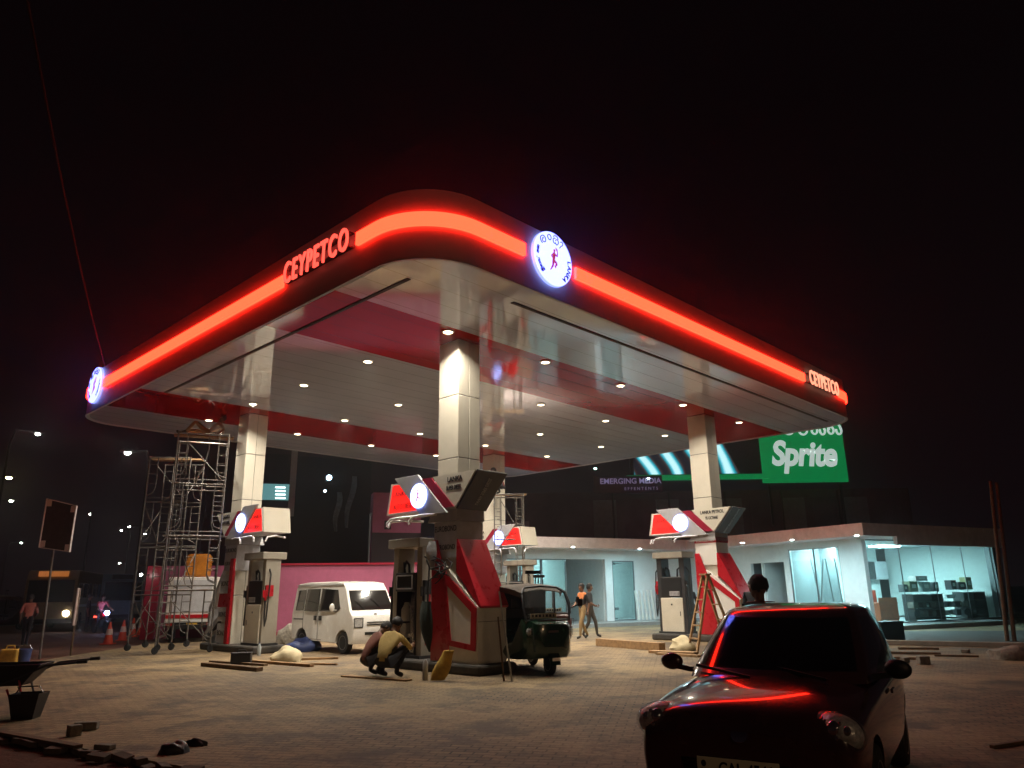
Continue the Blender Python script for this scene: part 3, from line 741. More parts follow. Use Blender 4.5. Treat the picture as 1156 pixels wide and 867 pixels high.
# forecourt slab: edge points taken on the ground
E0 = at(-60, 800); 
fp = [at(-420, 760), at(0, 753), at(75, 741), at(165, 727), at(200, 716)]
fp = [(p.x, p.y) for p in fp]
lowA, lowB = at(0, 828), at(195, 863)
dirv = (lowB - lowA).normalized()
ext = lowB + dirv * 14
fp = fp + [(-8.0, 40.0), (30.0, 46.0), (40.0, 10.0), (ext.x + 26, ext.y - 2), (ext.x, ext.y), (lowB.x, lowB.y), (lowA.x, lowA.y), ((lowA - dirv * 6).x, (lowA - dirv * 6).y)]
n = len(fp)
b = MB(); b.add([(x, y, 0.0) for x, y in fp] + [(x, y, -0.08) for x, y in fp], [tuple(range(n)), tuple(range(n, 2 * n))[::-1]] + [(i, (i + 1) % n, (i + 1) % n + n, i + n) for i in range(n)])
struct(b.build('forecourt', M_PAVE))
# road far to the left
b = MB()
r0, r1 = Vector((-70, 12, 0)), Vector((-14, 64, 0)); d = (r1 - r0).normalized(); nn = Vector((-d.y, d.x, 0))
a0, a1 = r0 - d * 60, r1 + d * 160
b.add([a0 - nn * 1.0 + Vector((0, 0, -0.064)), a1 - nn * 1.0 + Vector((0, 0, -0.064)), a1 + nn * 15 + Vector((0, 0, -0.064)), a0 + nn * 15 + Vector((0, 0, -0.064))], [(0, 1, 2, 3)])
struct(b.build('road', M_ASPH))

# dark strip with a pale kerb in front of the shop's right end
k0, k1 = at(985, 727.5), at(1240, 733); kd = (k1 - k0).normalized(); kn = Vector((-kd.y, kd.x, 0))
b = MB(); b.add([k0 + Vector((0, 0, 0.004)), k1 + Vector((0, 0, 0.004)), k1 + kn * 9 + Vector((0, 0, 0.004)), k0 + kn * 7 + Vector((0, 0, 0.004))], [(0, 1, 2, 3)]); struct(b.build('side_apron', M_ASPH))
b = MB(); b.bar(k0 + Vector((0, 0, 0.06)), k1 + Vector((0, 0, 0.06)), 0.18, 0.13); struct(b.build('kerb', M_CONC, bevel=0.02))
# ------------------------------------------------------------------ shop building
M_WALL = mat('shop_wall', (0.78, 0.81, 0.82), 0.7, var=0.05, dirt=(0.5, 0.52, 0.52), damt=0.2)
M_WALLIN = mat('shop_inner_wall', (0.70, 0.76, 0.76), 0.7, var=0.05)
M_EAVE = mat('shop_eave', (0.74, 0.66, 0.66), 0.6, var=0.08, dirt=(0.3, 0.22, 0.2), damt=0.4, dscale=0.8)
M_GLASS = glass('shop_glass', (0.80, 0.95, 0.95), 0.10)
M_FRAME = mat('shop_frame', (0.16, 0.17, 0.18), 0.4, metal=0.4)
M_TILE = mat('shop_floor', (0.30, 0.31, 0.32), 0.35, var=0.1)
M_COOL = emit('cool_panel_light', (0.70, 0.97, 1.0), 165.0)
M_COOLSPOT = emit('cool_spot_light', (0.56, 0.93, 1.0), 2400.0)
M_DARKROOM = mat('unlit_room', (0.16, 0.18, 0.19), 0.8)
SU = Vector((0.885, 0.466, 0)).normalized(); SV = Vector((-SU.y, SU.x, 0))
SC, SCZ = 1.154, 1.085
SK = Vector((12.81, 27.58, 0)); SRZ = math.atan2(SU.y, SU.x)
def shop_local(p): q = Vector(p) - SK; return (q.dot(SU) / SC, q.dot(SV) / SC, q.z)
def on_plane(px, py, axis, val):
    """Where the pixel's ray meets the shop-local plane x=val or y=val."""
    d = ray(px, py); n = SU if axis == 'x' else SV
    C0 = Vector((0, 0, CAM_H)); t = (val * SC - (C0 - SK).dot(n)) / d.dot(n)
    return shop_local(C0 + d * t)
shop = thing('shop_building', 'low white shop building with lit glass fronts, deep eaves and a flat pinkish roof edge', 'building', SK, SRZ)
shop.scale = (SC, SC, SCZ)
FLZ = 0.16
YL = 9.7            # left wing wall plane (local y)
XM = 1.15           # middle wing wall plane (local x)
XW = on_plane(572, 640, 'y', 8.5)[0]
# roof: L-shaped slab
b = MB()
for (x0, x1, y0, y1, z0, z1) in ((0, 7.6, 0.0, 6.5, 3.10, 3.52), (0.0, 7.2, 6.5, 8.5, 3.10, 3.52), (XW, 7.2, 8.5, 15, 3.10, 3.52)):
    b.box(((x0 + x1) / 2, (y0 + y1) / 2, (z0 + z1) / 2), (x1 - x0, y1 - y0, z1 - z0))
b.build('roof_slab', M_EAVE, shop)
b = MB(); b.box((4.6, 0.06, 2.97), (6.0, 0.14, 0.30)); b.build('front_fascia', M_EAVE, shop)
b = MB(); b.box((3.8, 3.6, FLZ / 2 - 0.02), (7.6, 7.0, FLZ)); b.box((2.5, 9.5, FLZ / 2 - 0.025), (6.0, 5.0, FLZ - 0.01)); b.box(((XW + 3) / 2, 11.7, FLZ / 2 - 0.02), (3 - XW, 6.6, FLZ)); b.build('floor_slab', M_TILE, shop)
b = MB(); b.box((-0.6, 4.6, 0.07), (1.2, 9.8, 0.14)); b.build('front_step', M_CONC, shop, bevel=0.02)
# left wing front wall pieces between openings
xs = {px: on_plane(px, 660, 'y', YL)[0] for px in (560, 588, 640, 684, 692, 717, 745, 790)}
b = MB()
HT = 3.10
def wallx(x0, x1, z0=FLZ, z1=HT, y=YL, t=0.15): b.box(((x0 + x1) / 2, y + t / 2, (z0 + z1) / 2), (x1 - x0, t, z1 - z0))
wallx(xs[684], xs[692]); wallx(xs[717], XM + 0.15)
wallx(xs[560], xs[684], 2.72, HT); wallx(xs[692], xs[717], 2.66, HT)
b.build('wall', M_WALL, shop)
b = MB(); b.box(((xs[588] + xs[640]) / 2, YL + 3.5, 1.6), (xs[640] - xs[588] + 4, 0.1, 3.0)); b.box((xs[640] + 0.02, YL + 1.8, 1.6), (0.08, 3.3, 3.0)); b.box((xs[692] + 1.0, YL + 3.6, 1.6), (6.5, 0.1, 3.0)); b.box((xs[684], YL + 1.8, 1.6), (0.08, 3.3, 3.0)); b.box((xs[588] - 2, YL + 1.8, 1.6), (0.08, 3.3, 3.0))
b.build('inner_wall', M_WALLIN, shop)
for (p0, p1, zt) in ((560, 588, 2.7), (588, 612, 2.7), (612, 640, 2.7), (692, 717, 2.64)):
    if p0 == 612 or p0 in xs: x0 = on_plane(p0, 660, 'y', YL)[0]
    x0 = on_plane(p0, 660, 'y', YL)[0]; x1 = on_plane(p1, 660, 'y', YL)[0]
    f = MB(); z0 = FLZ + 0.02
    for (ax, az, bx, bz) in ((x0, z0, x1, z0), (x0, zt, x1, zt), (x0 + 0.02, z0, x0 + 0.02, zt), (x1 - 0.02, z0, x1 - 0.02, zt)):
        f.bar((ax, YL + 0.05, az), (bx, YL + 0.05, bz), 0.05, 0.05)
    fr = f.build('window_frame', M_FRAME, shop)
    g = MB(); g.box(((x0 + x1) / 2, YL + 0.05, (z0 + zt) / 2), (x1 - x0 - 0.08, 0.012, zt - z0 - 0.06)); g.build('window_pane', M_GLASS, fr)
YG = 1.08           # right glass front plane (local y)
xe = on_plane(1124, 660, 'y', YG)[0]
# middle wing wall, facing local -x
ym = {px: on_plane(px, 655, 'x', XM)[1] for px in (800, 849, 887, 893, 951, 975)}
b = MB()
def wally(y0, y1, z0=FLZ, z1=HT, x=XM, t=0.15): b.box((x + t / 2, (y0 + y1) / 2, (z0 + z1) / 2), (t, abs(y1 - y0), z1 - z0))
wally(ym[849], YL); wally(ym[893], ym[887]); wally(ym[887], ym[849], 2.42, HT); wally(ym[951], ym[893], 2.86, HT)
wally(YG + 0.02, ym[951])
b.build('wall', M_WALL, shop)
y0, y1 = ym[951], ym[893]
f = MB()
for (ay, az, by, bz) in ((y0, FLZ + .02, y1, FLZ + .02), (y0, 2.85, y1, 2.85), (y0 + .02, FLZ, y0 + .02, 2.85), (y1 - .02, FLZ, y1 - .02, 2.85), ((y0 + y1) / 2, FLZ, (y0 + y1) / 2, 2.85)):
    f.bar((XM + .05, ay, az), (XM + .05, by, bz), 0.045, 0.045)
fr = f.build('window_frame', M_FRAME, shop)
g = MB(); g.box((XM + .05, (y0 + y1) / 2, 1.5), (0.012, y1 - y0 - 0.08, 2.6)); g.build('window_pane', M_GLASS, fr)
# dark doorway room and partitions
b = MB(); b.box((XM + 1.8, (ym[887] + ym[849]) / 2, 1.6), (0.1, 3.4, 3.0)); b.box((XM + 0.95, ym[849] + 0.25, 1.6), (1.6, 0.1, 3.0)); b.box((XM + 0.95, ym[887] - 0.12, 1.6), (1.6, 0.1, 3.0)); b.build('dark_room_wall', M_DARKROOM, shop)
# right wing: rear wall, side wall, glazed front
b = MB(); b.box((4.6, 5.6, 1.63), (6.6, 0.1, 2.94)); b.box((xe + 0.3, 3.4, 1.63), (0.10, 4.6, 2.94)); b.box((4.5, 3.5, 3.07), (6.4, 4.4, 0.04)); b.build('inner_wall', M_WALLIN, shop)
for px in (1022, 1068):
    pass
b = MB(); b.box((XM + 0.10, YG, 1.62), (0.20, 0.16, 2.92)); b.build('corner_pillar', M_WALL, shop, bevel=0.01)
gx = [XM + 0.2 + (xe - XM - 0.2) * k / 4 for k in range(5)]
for i in range(4):
    f = MB(); x0, x1 = gx[i], gx[i + 1]; z0, z1 = FLZ + 0.02, 3.06
    for (ax, az, bx, bz) in ((x0, z0, x1, z0), (x0, z1, x1, z1)): f.bar((ax, YG, az), (bx, YG, bz), 0.04, 0.05)
    f.bar((x1 - 0.012, YG, z0), (x1 - 0.012, YG, z1), 0.022, 0.03)
    fr = f.build('window_frame', M_FRAME, shop)
    g = MB(); g.box(((x0 + x1) / 2, YG, (z0 + z1) / 2), (x1 - x0 - 0.03, 0.012, z1 - z0 - 0.05)); g.build('window_pane', M_GLASS, fr)
b = MB(); b.box((xe + 0.12, YG + 0.05, 1.62), (0.22, 0.3, 2.92)); b.build('end_post', M_FRAME, shop)
# ceiling light panels inside
for k, (x, y, sx, sy) in enumerate(((3.2, 3.4, 1.2, 0.5), (5.6, 3.4, 1.2, 0.5), (2.3, 3.4, 0.4, 0.9), (xs[692] + 0.6, YL + 1.8, 0.9, 0.25), (xs[588] + 0.8, YL + 2.2, 0.5, 0.2))):
    b = MB(); b.box((x, y, 3.03), (sx, sy, 0.03)); b.build('ceiling_panel_light', M_COOL, shop)
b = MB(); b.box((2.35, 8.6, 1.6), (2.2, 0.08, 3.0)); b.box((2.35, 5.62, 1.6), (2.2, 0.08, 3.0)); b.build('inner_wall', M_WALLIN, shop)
# eave downlights
ds = thing('eave_downlight', '', 'ceiling light', (0, 0, 0), SRZ, 'small downlights under the shop eave')
b = MB(); b.lathe([(0.09, 0.0), (0.09, -0.02), (0.07, -0.025), (0.07, 0)], 16); b.build('rim', M_LAMPRIM, ds)
b = MB(); b.lathe([(0.065, -0.003), (0.065, -0.022)], 12); b.build('lens', M_COOLSPOT, ds)
spots = [((647, 617), 'cool white downlight under the shop eave above the two walking men'), ((722, 619), 'cool white downlight under the shop eave left of the right hand island sign'),
         ((838, 612), 'cool white downlight under the shop eave just right of the ladder column'), ((894, 609), 'cool white downlight under the eave above the narrow lit window'), ((967, 604), 'cool white downlight under the eave at the shop corner pillar')]
for i, (u, lab) in enumerate(spots):
    p = at(u[0], u[1], 3.095 * SCZ)
    if i == 0: ds.location = p; ds['label'] = lab
    else: dup(ds, p, SRZ, lab)
# ---- things inside the shop
def S(x, y, z=FLZ): return SK + SU * x * SC + SV * y * SC + Vector((0, 0, z * SCZ))
M_ORANGEW = mat('orange_veneer', (0.66, 0.13, 0.04), 0.45, var=0.15)
M_BLACKSH = mat('black_shelf', (0.02, 0.022, 0.024), 0.5)
t = thing('office_desk', 'orange brown wooden desk behind the shop glass', 'desk', S(on_plane(997, 690, 'y', 1.9)[0], 1.9), SRZ)
b = MB(); b.box((0, 0, 0.72), (1.15, 0.6, 0.05)); b.build('desktop', M_ORANGEW, t, bevel=0.006)
b = MB(); b.box((0, -0.27, 0.52), (1.1, 0.03, 0.85)); b.build('front_panel', M_ORANGEW, t)
b = MB(); b.box((-0.5, 0, 0.36), (0.06, 0.55, 0.7)); b.box((0.5, 0, 0.36), (0.06, 0.55, 0.7)); b.build('side_panel', M_ORANGEW, t)
t = thing('wooden_chest', 'small orange brown wooden chest standing tall beside the desk', 'cabinet', S(on_plane(983, 690, 'y', 2.5)[0], 2.5), SRZ)
b = MB(); b.box((0, 0, 0.62), (0.42, 0.4, 1.24)); b.build('carcass', M_ORANGEW, t, bevel=0.008)
b = MB(); b.box((0, -0.21, 0.9), (0.05, 0.02, 0.05)); b.build('lock', M_STEEL, t)
t = thing('wall_cabinet', 'grey two door cabinet on the back wall above the desk', 'cabinet', S(on_plane(987, 640, 'y', 5.38)[0], 5.38, 1.75), SRZ)
b = MB(); b.box((0, 0, 0.4), (1.5, 0.3, 0.85)); b.build('carcass', M_GPANEL, t)
b = MB(); b.box((0.3, -0.16, 0.4), (0.85, 0.02, 0.82)); b.build('door', M_FILM, t)
b = MB(); b.box((-0.46, -0.16, 0.4), (0.55, 0.02, 0.8)); b.build('door', M_DARKMET, t)
def shelf(name, lab, x, w_, h_, levels):
    t = thing(name, lab, 'shelf', S(x, 1.75), SRZ)
    for sx in (-1, 1):
        b = MB(); b.box((sx * w_ / 2, 0, h_ / 2), (0.04, 0.5, h_)); b.build('side_frame', M_BLACKSH, t)
    for k in range(levels):
        b = MB(); b.box((0, 0, 0.12 + (h_ - 0.15) * k / (levels - 1)), (w_ - 0.05, 0.48, 0.035)); b.build('shelf_board', M_BLACKSH, t)
    b = MB(); b.box((0, 0.24, h_ / 2), (w_ - 0.05, 0.02, h_ - 0.02)); b.build('back_panel', M_BLACKSH, t)
    return h_
shelf('display_shelf', 'long black shelf unit piled with boxes behind the shop glass', on_plane(1044, 690, 'y', 1.75)[0], 1.9, 1.05, 4)
shelf('display_shelf', 'black shelf unit at the far right end of the glass front', on_plane(1097, 690, 'y', 1.75)[0], 1.5, 1.10, 4)
boxes = [(2.75, 1.05, .5, .35, .42, (0.16, 0.17, 0.10), 'olive green box on top of the long black shelf'), (3.45, 1.05, .55, .35, .40, (0.35, 0.42, 0.42), 'pale grey carton on top of the long black shelf'),
         (3.25, 1.45, .75, .35, .20, (0.5, 0.45, 0.45), 'flat white and red carton lying highest on the stacked boxes'), (4.05, 1.05, .3, .3, .38, (0.05, 0.05, 0.06), 'small black box right of the pale carton'),
         (4.85, 1.10, .34, .3, .40, (0.02, 0.02, 0.025), 'upright black box on the end shelf'), (5.35, 1.10, .5, .3, .32, (0.06, 0.05, 0.06), 'low dark box on the end shelf'), (5.8, 1.10, .38, .3, .52, (0.25, 0.24, 0.10), 'yellowish box at the far right shelf end'),
         (2.35, 1.05, .28, .25, .30, (0.09, 0.10, 0.11), 'small grey helmet shaped box at the left end of the long shelf'),
         (2.7, .42, .3, .3, .25, (0.35, 0.4, 0.42), 'white packet stack inside the long shelf'), (3.4, .42, .4, .3, .22, (0.2, 0.24, 0.26), 'grey carton in the middle of the long shelf'), (5.0, .45, .35, .3, .24, (0.22, 0.2, 0.17), 'brown carton inside the end shelf'), (4.6, .78, .55, .25, .16, (0.5, 0.55, 0.56), 'flat white carton on the end shelf front')]
for (x, z, w_, d_, h_, c, lab) in boxes:
    m = mat('carton', c, 0.7, var=0.15)
    t = thing('carton', lab, 'box', S(on_plane(1044, 690, 'y', 1.75)[0] - 3.4 + x + (0.25 if x > 4.5 else 0), 1.72, FLZ + z), SRZ)
    b = MB(); b.box((0, 0, h_ / 2 + 0.002), (w_, d_, h_)); b.build('box_body', m, t, bevel=0.01)
    b = MB(); b.box((0, 0, h_ + 0.004), (w_ * 0.98, 0.06, 0.004)); b.box((0, -d_ / 2 - 0.003, h_ * 0.55), (w_ * 0.5, 0.004, h_ * 0.35)); b.build('tape_and_tag', M_WPANEL, t)
for k in range(14):
    x0_ = on_plane(1044, 690, 'y', 1.75)[0] - 0.75 + (k % 7) * 0.48; z_ = 0.16 if k < 7 else 0.47
    c = [(0.02, 0.025, 0.03), (0.10, 0.11, 0.10), (0.05, 0.04, 0.03), (0.16, 0.15, 0.13)][(k * 7 + k // 3) % 4]
    b = MB(); b.box((0, 0, 0.11), (0.36 - 0.05 * (k % 3), 0.30, 0.20 + 0.03 * (k % 2))); o = b.build('goods_box', mat('goods', c, 0.6, var=0.3), bevel=0.01)
    o.location = S(x0_, 1.66, FLZ + z_); o.rotation_euler = (0, 0, SRZ); tag(o, 'dark goods box on the lower boards of the black shelves', 'box', 'goods on the lower shelf boards')
# planks and poles leaning behind the narrow window
YW0, YW1 = ym[951], ym[893]
for k, (y, dy) in enumerate([(YW0 + (YW1 - YW0) * f, d_) for f, d_ in ((0.15, 0.5), (0.35, 0.45), (0.62, 0.5), (0.75, -0.35))]):
    b = MB(); b.bar((XM + 0.35 + 0.1 * k, y, FLZ), (XM + 0.75, y + dy, 2.5), 0.03, 0.03)
    o = b.build('leaning_pole', M_DARKMET); o.location = SK; o.scale = (SC, SC, SCZ); o.rotation_euler = (0, 0, SRZ)
    tag(o, 'thin dark pole leaning inside the narrow lit shop window', 'pole', 'poles leaning inside the narrow window')
# things in the left wing rooms
t = thing('office_chair', 'dark grey office chair inside the narrow left glass bay', 'chair', S(xs[692] + 0.7, YL + 1.2), SRZ + 0.5)
b = MB(); b.box((0, 0, 0.5), (0.6, 0.55, 0.12)); b.build('seat', M_DARKMET, t, bevel=0.03)
b = MB(); b.box((0, 0.28, 0.9), (0.6, 0.1, 0.75)); b.build('backrest', M_DARKMET, t, bevel=0.03)
b = MB(); b.tube([(0, 0, 0.08), (0, 0, 0.46)], 0.04); [b.bar((0, 0, 0.07), (0.3 * math.cos(a), 0.3 * math.sin(a), 0.05), 0.04, 0.04) for a in (0, 1.26, 2.5, 3.8, 5.0)]; b.build('base', M_BLACK, t)
t = thing('ceiling_fan', 'dark ceiling fan inside the narrow left glass bay', 'fan', S(xs[692] + 0.9, YL + 1.2, 2.6), SRZ)
b = MB(); b.tube([(0, 0, 0.45), (0, 0, 0)], 0.02); b.lathe([(0.12, -0.06), (0.12, 0.04)], 14); b.build('motor', M_DARKMET, t)
for k in range(3):
    a = k * 2 * PI / 3 + 0.3; b = MB(); b.bar((0.1 * math.cos(a), 0.1 * math.sin(a), 0), (0.6 * math.cos(a), 0.6 * math.sin(a), 0), 0.11, 0.015); b.build('blade', M_DARKMET, t)
for k in range(5):
    p = at(722 + k * 4.5, 706)
    b = MB(); b.bar((0, 0, 0.0), (0.03, 0.22, 1.35), 0.14, 0.03)
    o = b.build('white_board', M_WPANEL, bevel=0.004); q = on_plane(722 + k * 4.5, 700, 'y', YL - 0.28)
    o.location = S(q[0], YL - 0.26, FLZ); o.rotation_euler = (0, 0, SRZ)
    tag(o, 'narrow white board leaning on the shop wall left of the black pump', 'board', 'white boards leaning on the shop wall')

# ------------------------------------------------------------------ dark buildings and billboards behind
M_DKWALL = mat('dark_render_wall', (0.034, 0.022, 0.028), 0.8, var=0.25, scale=0.6, dirt=(0.03, 0.025, 0.03), damt=0.6, dscale=0.4)
M_DKGLASS = mat('dark_glazing', (0.008, 0.008, 0.012), 0.35, spec=0.3)
M_PINKWALL = mat('pink_paint', (0.38, 0.10, 0.19), 0.65, var=0.08, dirt=(0.2, 0.05, 0.09), damt=0.4, dscale=0.7)
def facing(name, lab, cat, p0, p1, z0, z1, m, depth=6.0, kind='wall'):
    """Block whose front runs from p0 to p1 (ground plan)."""
    p0, p1 = Vector((p0[0], p0[1], 0)), Vector((p1[0], p1[1], 0)); d = p1 - p0; L = d.length
    t = thing(name, lab, cat, (p0.x, p0.y, 0), math.atan2(d.y, d.x))
    b = MB(); b.box((L / 2, depth / 2, (z0 + z1) / 2), (L, depth, z1 - z0)); b.build(kind, m, t)
    return t, L
t, L = facing('tower_building', 'dark building with a lit upper office behind the left pump and van', 'building', (-15.0, 36.0), (-1.5, 40.5), -0.07, 15, M_DKWALL, 12)
def tw(px, py):  # local x, z on the front of that building
    p0 = Vector((-15.0, 36.0, 0)); d = (Vector((-1.5, 40.5, 0)) - p0).normalized(); n = Vector((-d.y, d.x, 0))
    r = ray(px, py); C0 = Vector((0, 0, CAM_H)); tt = (p0 - C0).dot(n) / r.dot(n); q = C0 + r * tt; return ((q - p0).dot(d), q.z)
def wpanel(nm, pa, pb, m, y=-0.02, th=0.04, parent=None):
    (x0, z1), (x1, z0) = tw(*pa), tw(*pb)
    b = MB(); b.box(((x0 + x1) / 2, y, (z0 + z1) / 2), (abs(x1 - x0), th, abs(z1 - z0))); return b.build(nm, m, parent or t)
M_CYWIN = emit('lit_office_window', (0.16, 0.44, 0.46), 0.55, base=(0.2, 0.3, 0.3))
M_TUBE = emit('office_tube_light', (0.7, 0.98, 1.0), 4.0)
wpanel('upper_window', (296, 512), (330, 546), M_DKGLASS)
lw = wpanel('lit_window', (296, 546), (330, 565), M_CYWIN)
for k in range(4): wpanel('tube_light', (311, 549.5 + k * 4), (322, 551.3 + k * 4), M_TUBE, -0.05, 0.02, lw)
wpanel('mullion', (329.5, 508), (331.5, 583), M_GPANEL, -0.04)
wpanel('glazing', (334, 515), (415, 636), M_DKGLASS)
wpanel('glazing', (418, 602), (446, 636), M_DKGLASS)
M_CLOTH = mat('pale_sheet', (0.16, 0.21, 0.22), 0.5, var=0.3, bump=0.5, bscale=4)
def sheet_strip(pa, pb, name, lab):
    (x0, z1), (x1, z0) = tw(*pa), tw(*pb); b = MB(); N = 10
    rings = []
    for i in range(N + 1):
        f = i / N; z = z1 + (z0 - z1) * f; w_ = 0.09 + 0.05 * math.sin(3.0 * f + 0.5); cx = x0 + (x1 - x0) * f + 0.06 * math.sin(7 * f)
        rings.append([(cx - w_, -0.12, z), (cx + w_, -0.12 - 0.10 * math.sin(5 * f), z), (cx + w_, -0.06, z), (cx - w_, -0.06, z)])
    b.loft(rings); o = b.build(name, M_CLOTH, smooth=50); o.location = t.location; o.rotation_euler = t.rotation_euler
    return tag(o, lab, 'plastic sheet')
sheet_strip((400, 538), (390, 596), 'plastic_sheet', 'longer pale plastic sheet hanging on the dark building behind the van')
sheet_strip((383, 556), (378, 600), 'plastic_sheet', 'shorter pale plastic sheet hanging left of the longer one')
M_FLOOD = emit('floodlight_lens', (0.50, 0.80, 1.0), 22.0)
def flood(px, py, rad, lab):
    x, z = tw(px, py); q = Vector(t.location) + Matrix.Rotation(t.rotation_euler[2], 3, 'Z') @ Vector((x, -0.25, z))
    f = thing('wall_floodlight', lab, 'wall lamp', q, t.rotation_euler[2])
    RXx = Matrix.Rotation(PI / 2, 4, 'X')
    b = MB(); b.box((0, 0.08, 0), (rad * 3, 0.12, rad * 2.6)); b.bar((0, 0.1, 0), (0, 0.26, 0), 0.05, 0.05); b.build('lamp_body', M_DARKMET, f)
    b = MB(); b.lathe([(rad, 0.0), (rad, 0.03)], 14, Matrix.Translation((0, 0.015, 0)) @ RXx); b.build('lens', M_FLOOD, f)
flood(371, 540, 0.13, 'bright bluish floodlight high on the dark building')
flood(366.5, 555, 0.06, 'small white lamp below the bright floodlight on the dark building')
t2, L2 = facing('annex_building', 'low pinkish block beside the dark building, above the open pump', 'building', (-6.55, 34.6), (-4.4, 35.3), 0, 6.1, M_PINKWALL, 0.9)
b = MB(); b.box((L2 / 2, -0.02, 2.1), (L2 + 0.02, 0.05, 4.3)); b.build('dark_base', M_DKWALL, t2)
b = MB(); b.box((0.7, -0.03, 4.6), (0.3, 0.04, 0.4)); b.build('window', M_DKGLASS, t2)
# pink hoarding
t = thing('site_hoarding', 'plain pink painted hoarding wall behind the white van', 'fence', (-9.7, 28.8, 0), math.atan2(1.4, 9.5))
b = MB(); b.box((3.4, 0.05, 1.31), (6.8, 0.1, 2.66)); b.build('panel', M_PINKWALL, t)
b = MB(); b.box((3.4, 0.03, 2.66), (6.84, 0.18, 0.07)); b.build('capping', M_REDDARK, t)
b = MB(); b.box((3.4, -0.02, 0.10), (6.8, 0.12, 0.25)); b.build('base_strip', M_REDDARK, t)
t = thing('site_hoarding', 'narrow pink hoarding panel behind the left scaffold', 'fence', (-14.3, 29.6, 0), 0.1)
b = MB(); b.box((1.9, 0.05, 1.33), (3.8, 0.1, 2.70)); b.build('panel', M_PINKWALL, t)
b = MB(); b.box((0.25, -0.02, 1.33), (0.5, 0.06, 2.72)); b.build('red_edge', M_REDDARK, t)
# thin pole in front of the dark wall
b = MB(); b.tube([(0, 0, 0), (0, 0, 4.6)], 0.035); o = b.build('thin_pole', M_DARKMET); o.location = (-5.7, 29.6, 0)
tag(o, 'thin pole standing behind the pink hoarding above the white van', 'pole')
M_DKWALL2 = mat('dusky_wall', (0.11, 0.085, 0.105), 0.8, var=0.25, scale=0.6, dirt=(0.05, 0.04, 0.05), damt=0.6, dscale=0.4); M_DKWALL3 = mat('pale_dusky_wall', (0.26, 0.21, 0.24), 0.8, var=0.2, scale=0.6)
# right rear: building carrying the billboards
YB = 44.0
t, L = facing('billboard_building', 'long dark building whose roof carries the green billboard and screen', 'building', (-3.0, YB + 1.0), (24.0, YB + 1.0), -0.07, 7.3, M_DKWALL2, 10)
for k in range(9):
    b = MB(); b.box((8.5 + k * 1.9, -0.03, 5.0), (1.4, 0.06, 3.6)); b.build('wall_panel', M_DKWALL2 if k % 2 else M_DARKROOM, t, bevel=0.02)
b = MB(); b.box((2.2, -0.6, 4.6), (3.4, 1.2, 1.8)); b.build('balcony_box', M_DKWALL3, t)
for k in range(5):
    b = MB(); b.tube([(9 + k * 3.4, -0.10, 3.4), (9 + k * 3.4, -0.10, 7.2)], 0.06); b.build('drain_pipe', M_DARKMET, t)
M_GREEN = emit('green_floodlit_glow', (0.0, 0.15, 0.038), 1.0, base=(0.0, 0.15, 0.05))  # floodlight falling on the board is put in as glow of the green
M_GREEND = mat('green_steel', (0.0, 0.16, 0.06), 0.5)
M_SIGNWHITE = emit('white_floodlit_glow', (0.75, 0.95, 0.88), 0.55, base=(0.7, 0.7, 0.7))  # floodlight on the billboard letters, put in as their own glow
p0, p1 = atd(862, 545, YB), atd(959, 549, YB)
t = thing('billboard', 'green Sprite billboard beyond the canopy, its floodlight put in as glow', 'billboard', ((p0.x + p1.x) / 2, YB, p0.z), 0)
wb = p1.x - p0.x; hb = 4.3
b = MB(); b.box((0, 0.1, hb / 2), (wb, 0.2, hb)); b.build('face', M_GREEN, t)
text('brand_lettering', 'Sprite', 2.05, M_SIGNWHITE, t, (0.0, -0.01, 1.65), (1, 0, -0.03), (0, 0, 1), 0.02, 0.075, shear=0.22, spacing=0.97, sx=0.82)
strokes_mesh(stroke_word(['va', 'ra', 'na', 'na'], 1, 1), 0.85, 0.065, lambda u, v: (0.75 + u, -0.03, 3.30 + v)).build('sinhala_lettering', M_SIGNWHITE, t, smooth=60)
for x in (-wb / 2 + 0.4, wb / 2 - 0.4):
    b = MB(); b.bar((x, 0.28, -2.5), (x, 0.28, hb), 0.12, 0.12); b.build('support_post', M_DARKMET, t)
# LED screen
m = bpy.data.materials.new('screen_picture'); m.use_nodes = True; nt = m.node_tree; bs = nt.nodes['Principled BSDF']
tcn = nt.nodes.new('ShaderNodeTexCoord'); mp = nt.nodes.new('ShaderNodeMapping'); mp.inputs['Rotation'].default_value = (0, 0.5, 0); nt.links.new(tcn.outputs['Object'], mp.inputs['Vector'])
wv = nt.nodes.new('ShaderNodeTexWave'); wv.inputs['Scale'].default_value = 0.22; wv.inputs['Distortion'].default_value = 7; wv.inputs['Detail'].default_value = 2; wv.inputs['Detail Roughness'].default_value = 0.5; wv.inputs['Detail Scale'].default_value = 0.6; nt.links.new(mp.outputs[0], wv.inputs['Vector'])
cr = nt.nodes.new('ShaderNodeValToRGB'); els = cr.color_ramp.elements
els[0].position = 0.1; els[0].color = (0.004, 0.006, 0.012, 1); els[1].position = 0.95; els[1].color = (0.55, 0.95, 1.0, 1)
for p_, c_ in ((0.35, (0.05, 0.02, 0.015, 1)), (0.5, (0.0, 0.16, 0.22, 1)), (0.7, (0.03, 0.45, 0.55, 1))):
    e = els.new(p_); e.color = c_
nt.links.new(wv.outputs['Color'], cr.inputs['Fac']); nt.links.new(cr.outputs[0], bs.inputs['Emission Color']); bs.inputs['Emission Strength'].default_value = 1.1; bs.inputs['Base Color'].default_value = (0.01, 0.01, 0.01, 1)
p0, p1 = atd(716, 536, YB), atd(842, 541, YB)
t = thing('led_screen', 'long lit screen showing turquoise rays left of the green billboard', 'screen', ((p0.x + p1.x) / 2, YB, p0.z), 0)
wsn = p1.x - p0.x
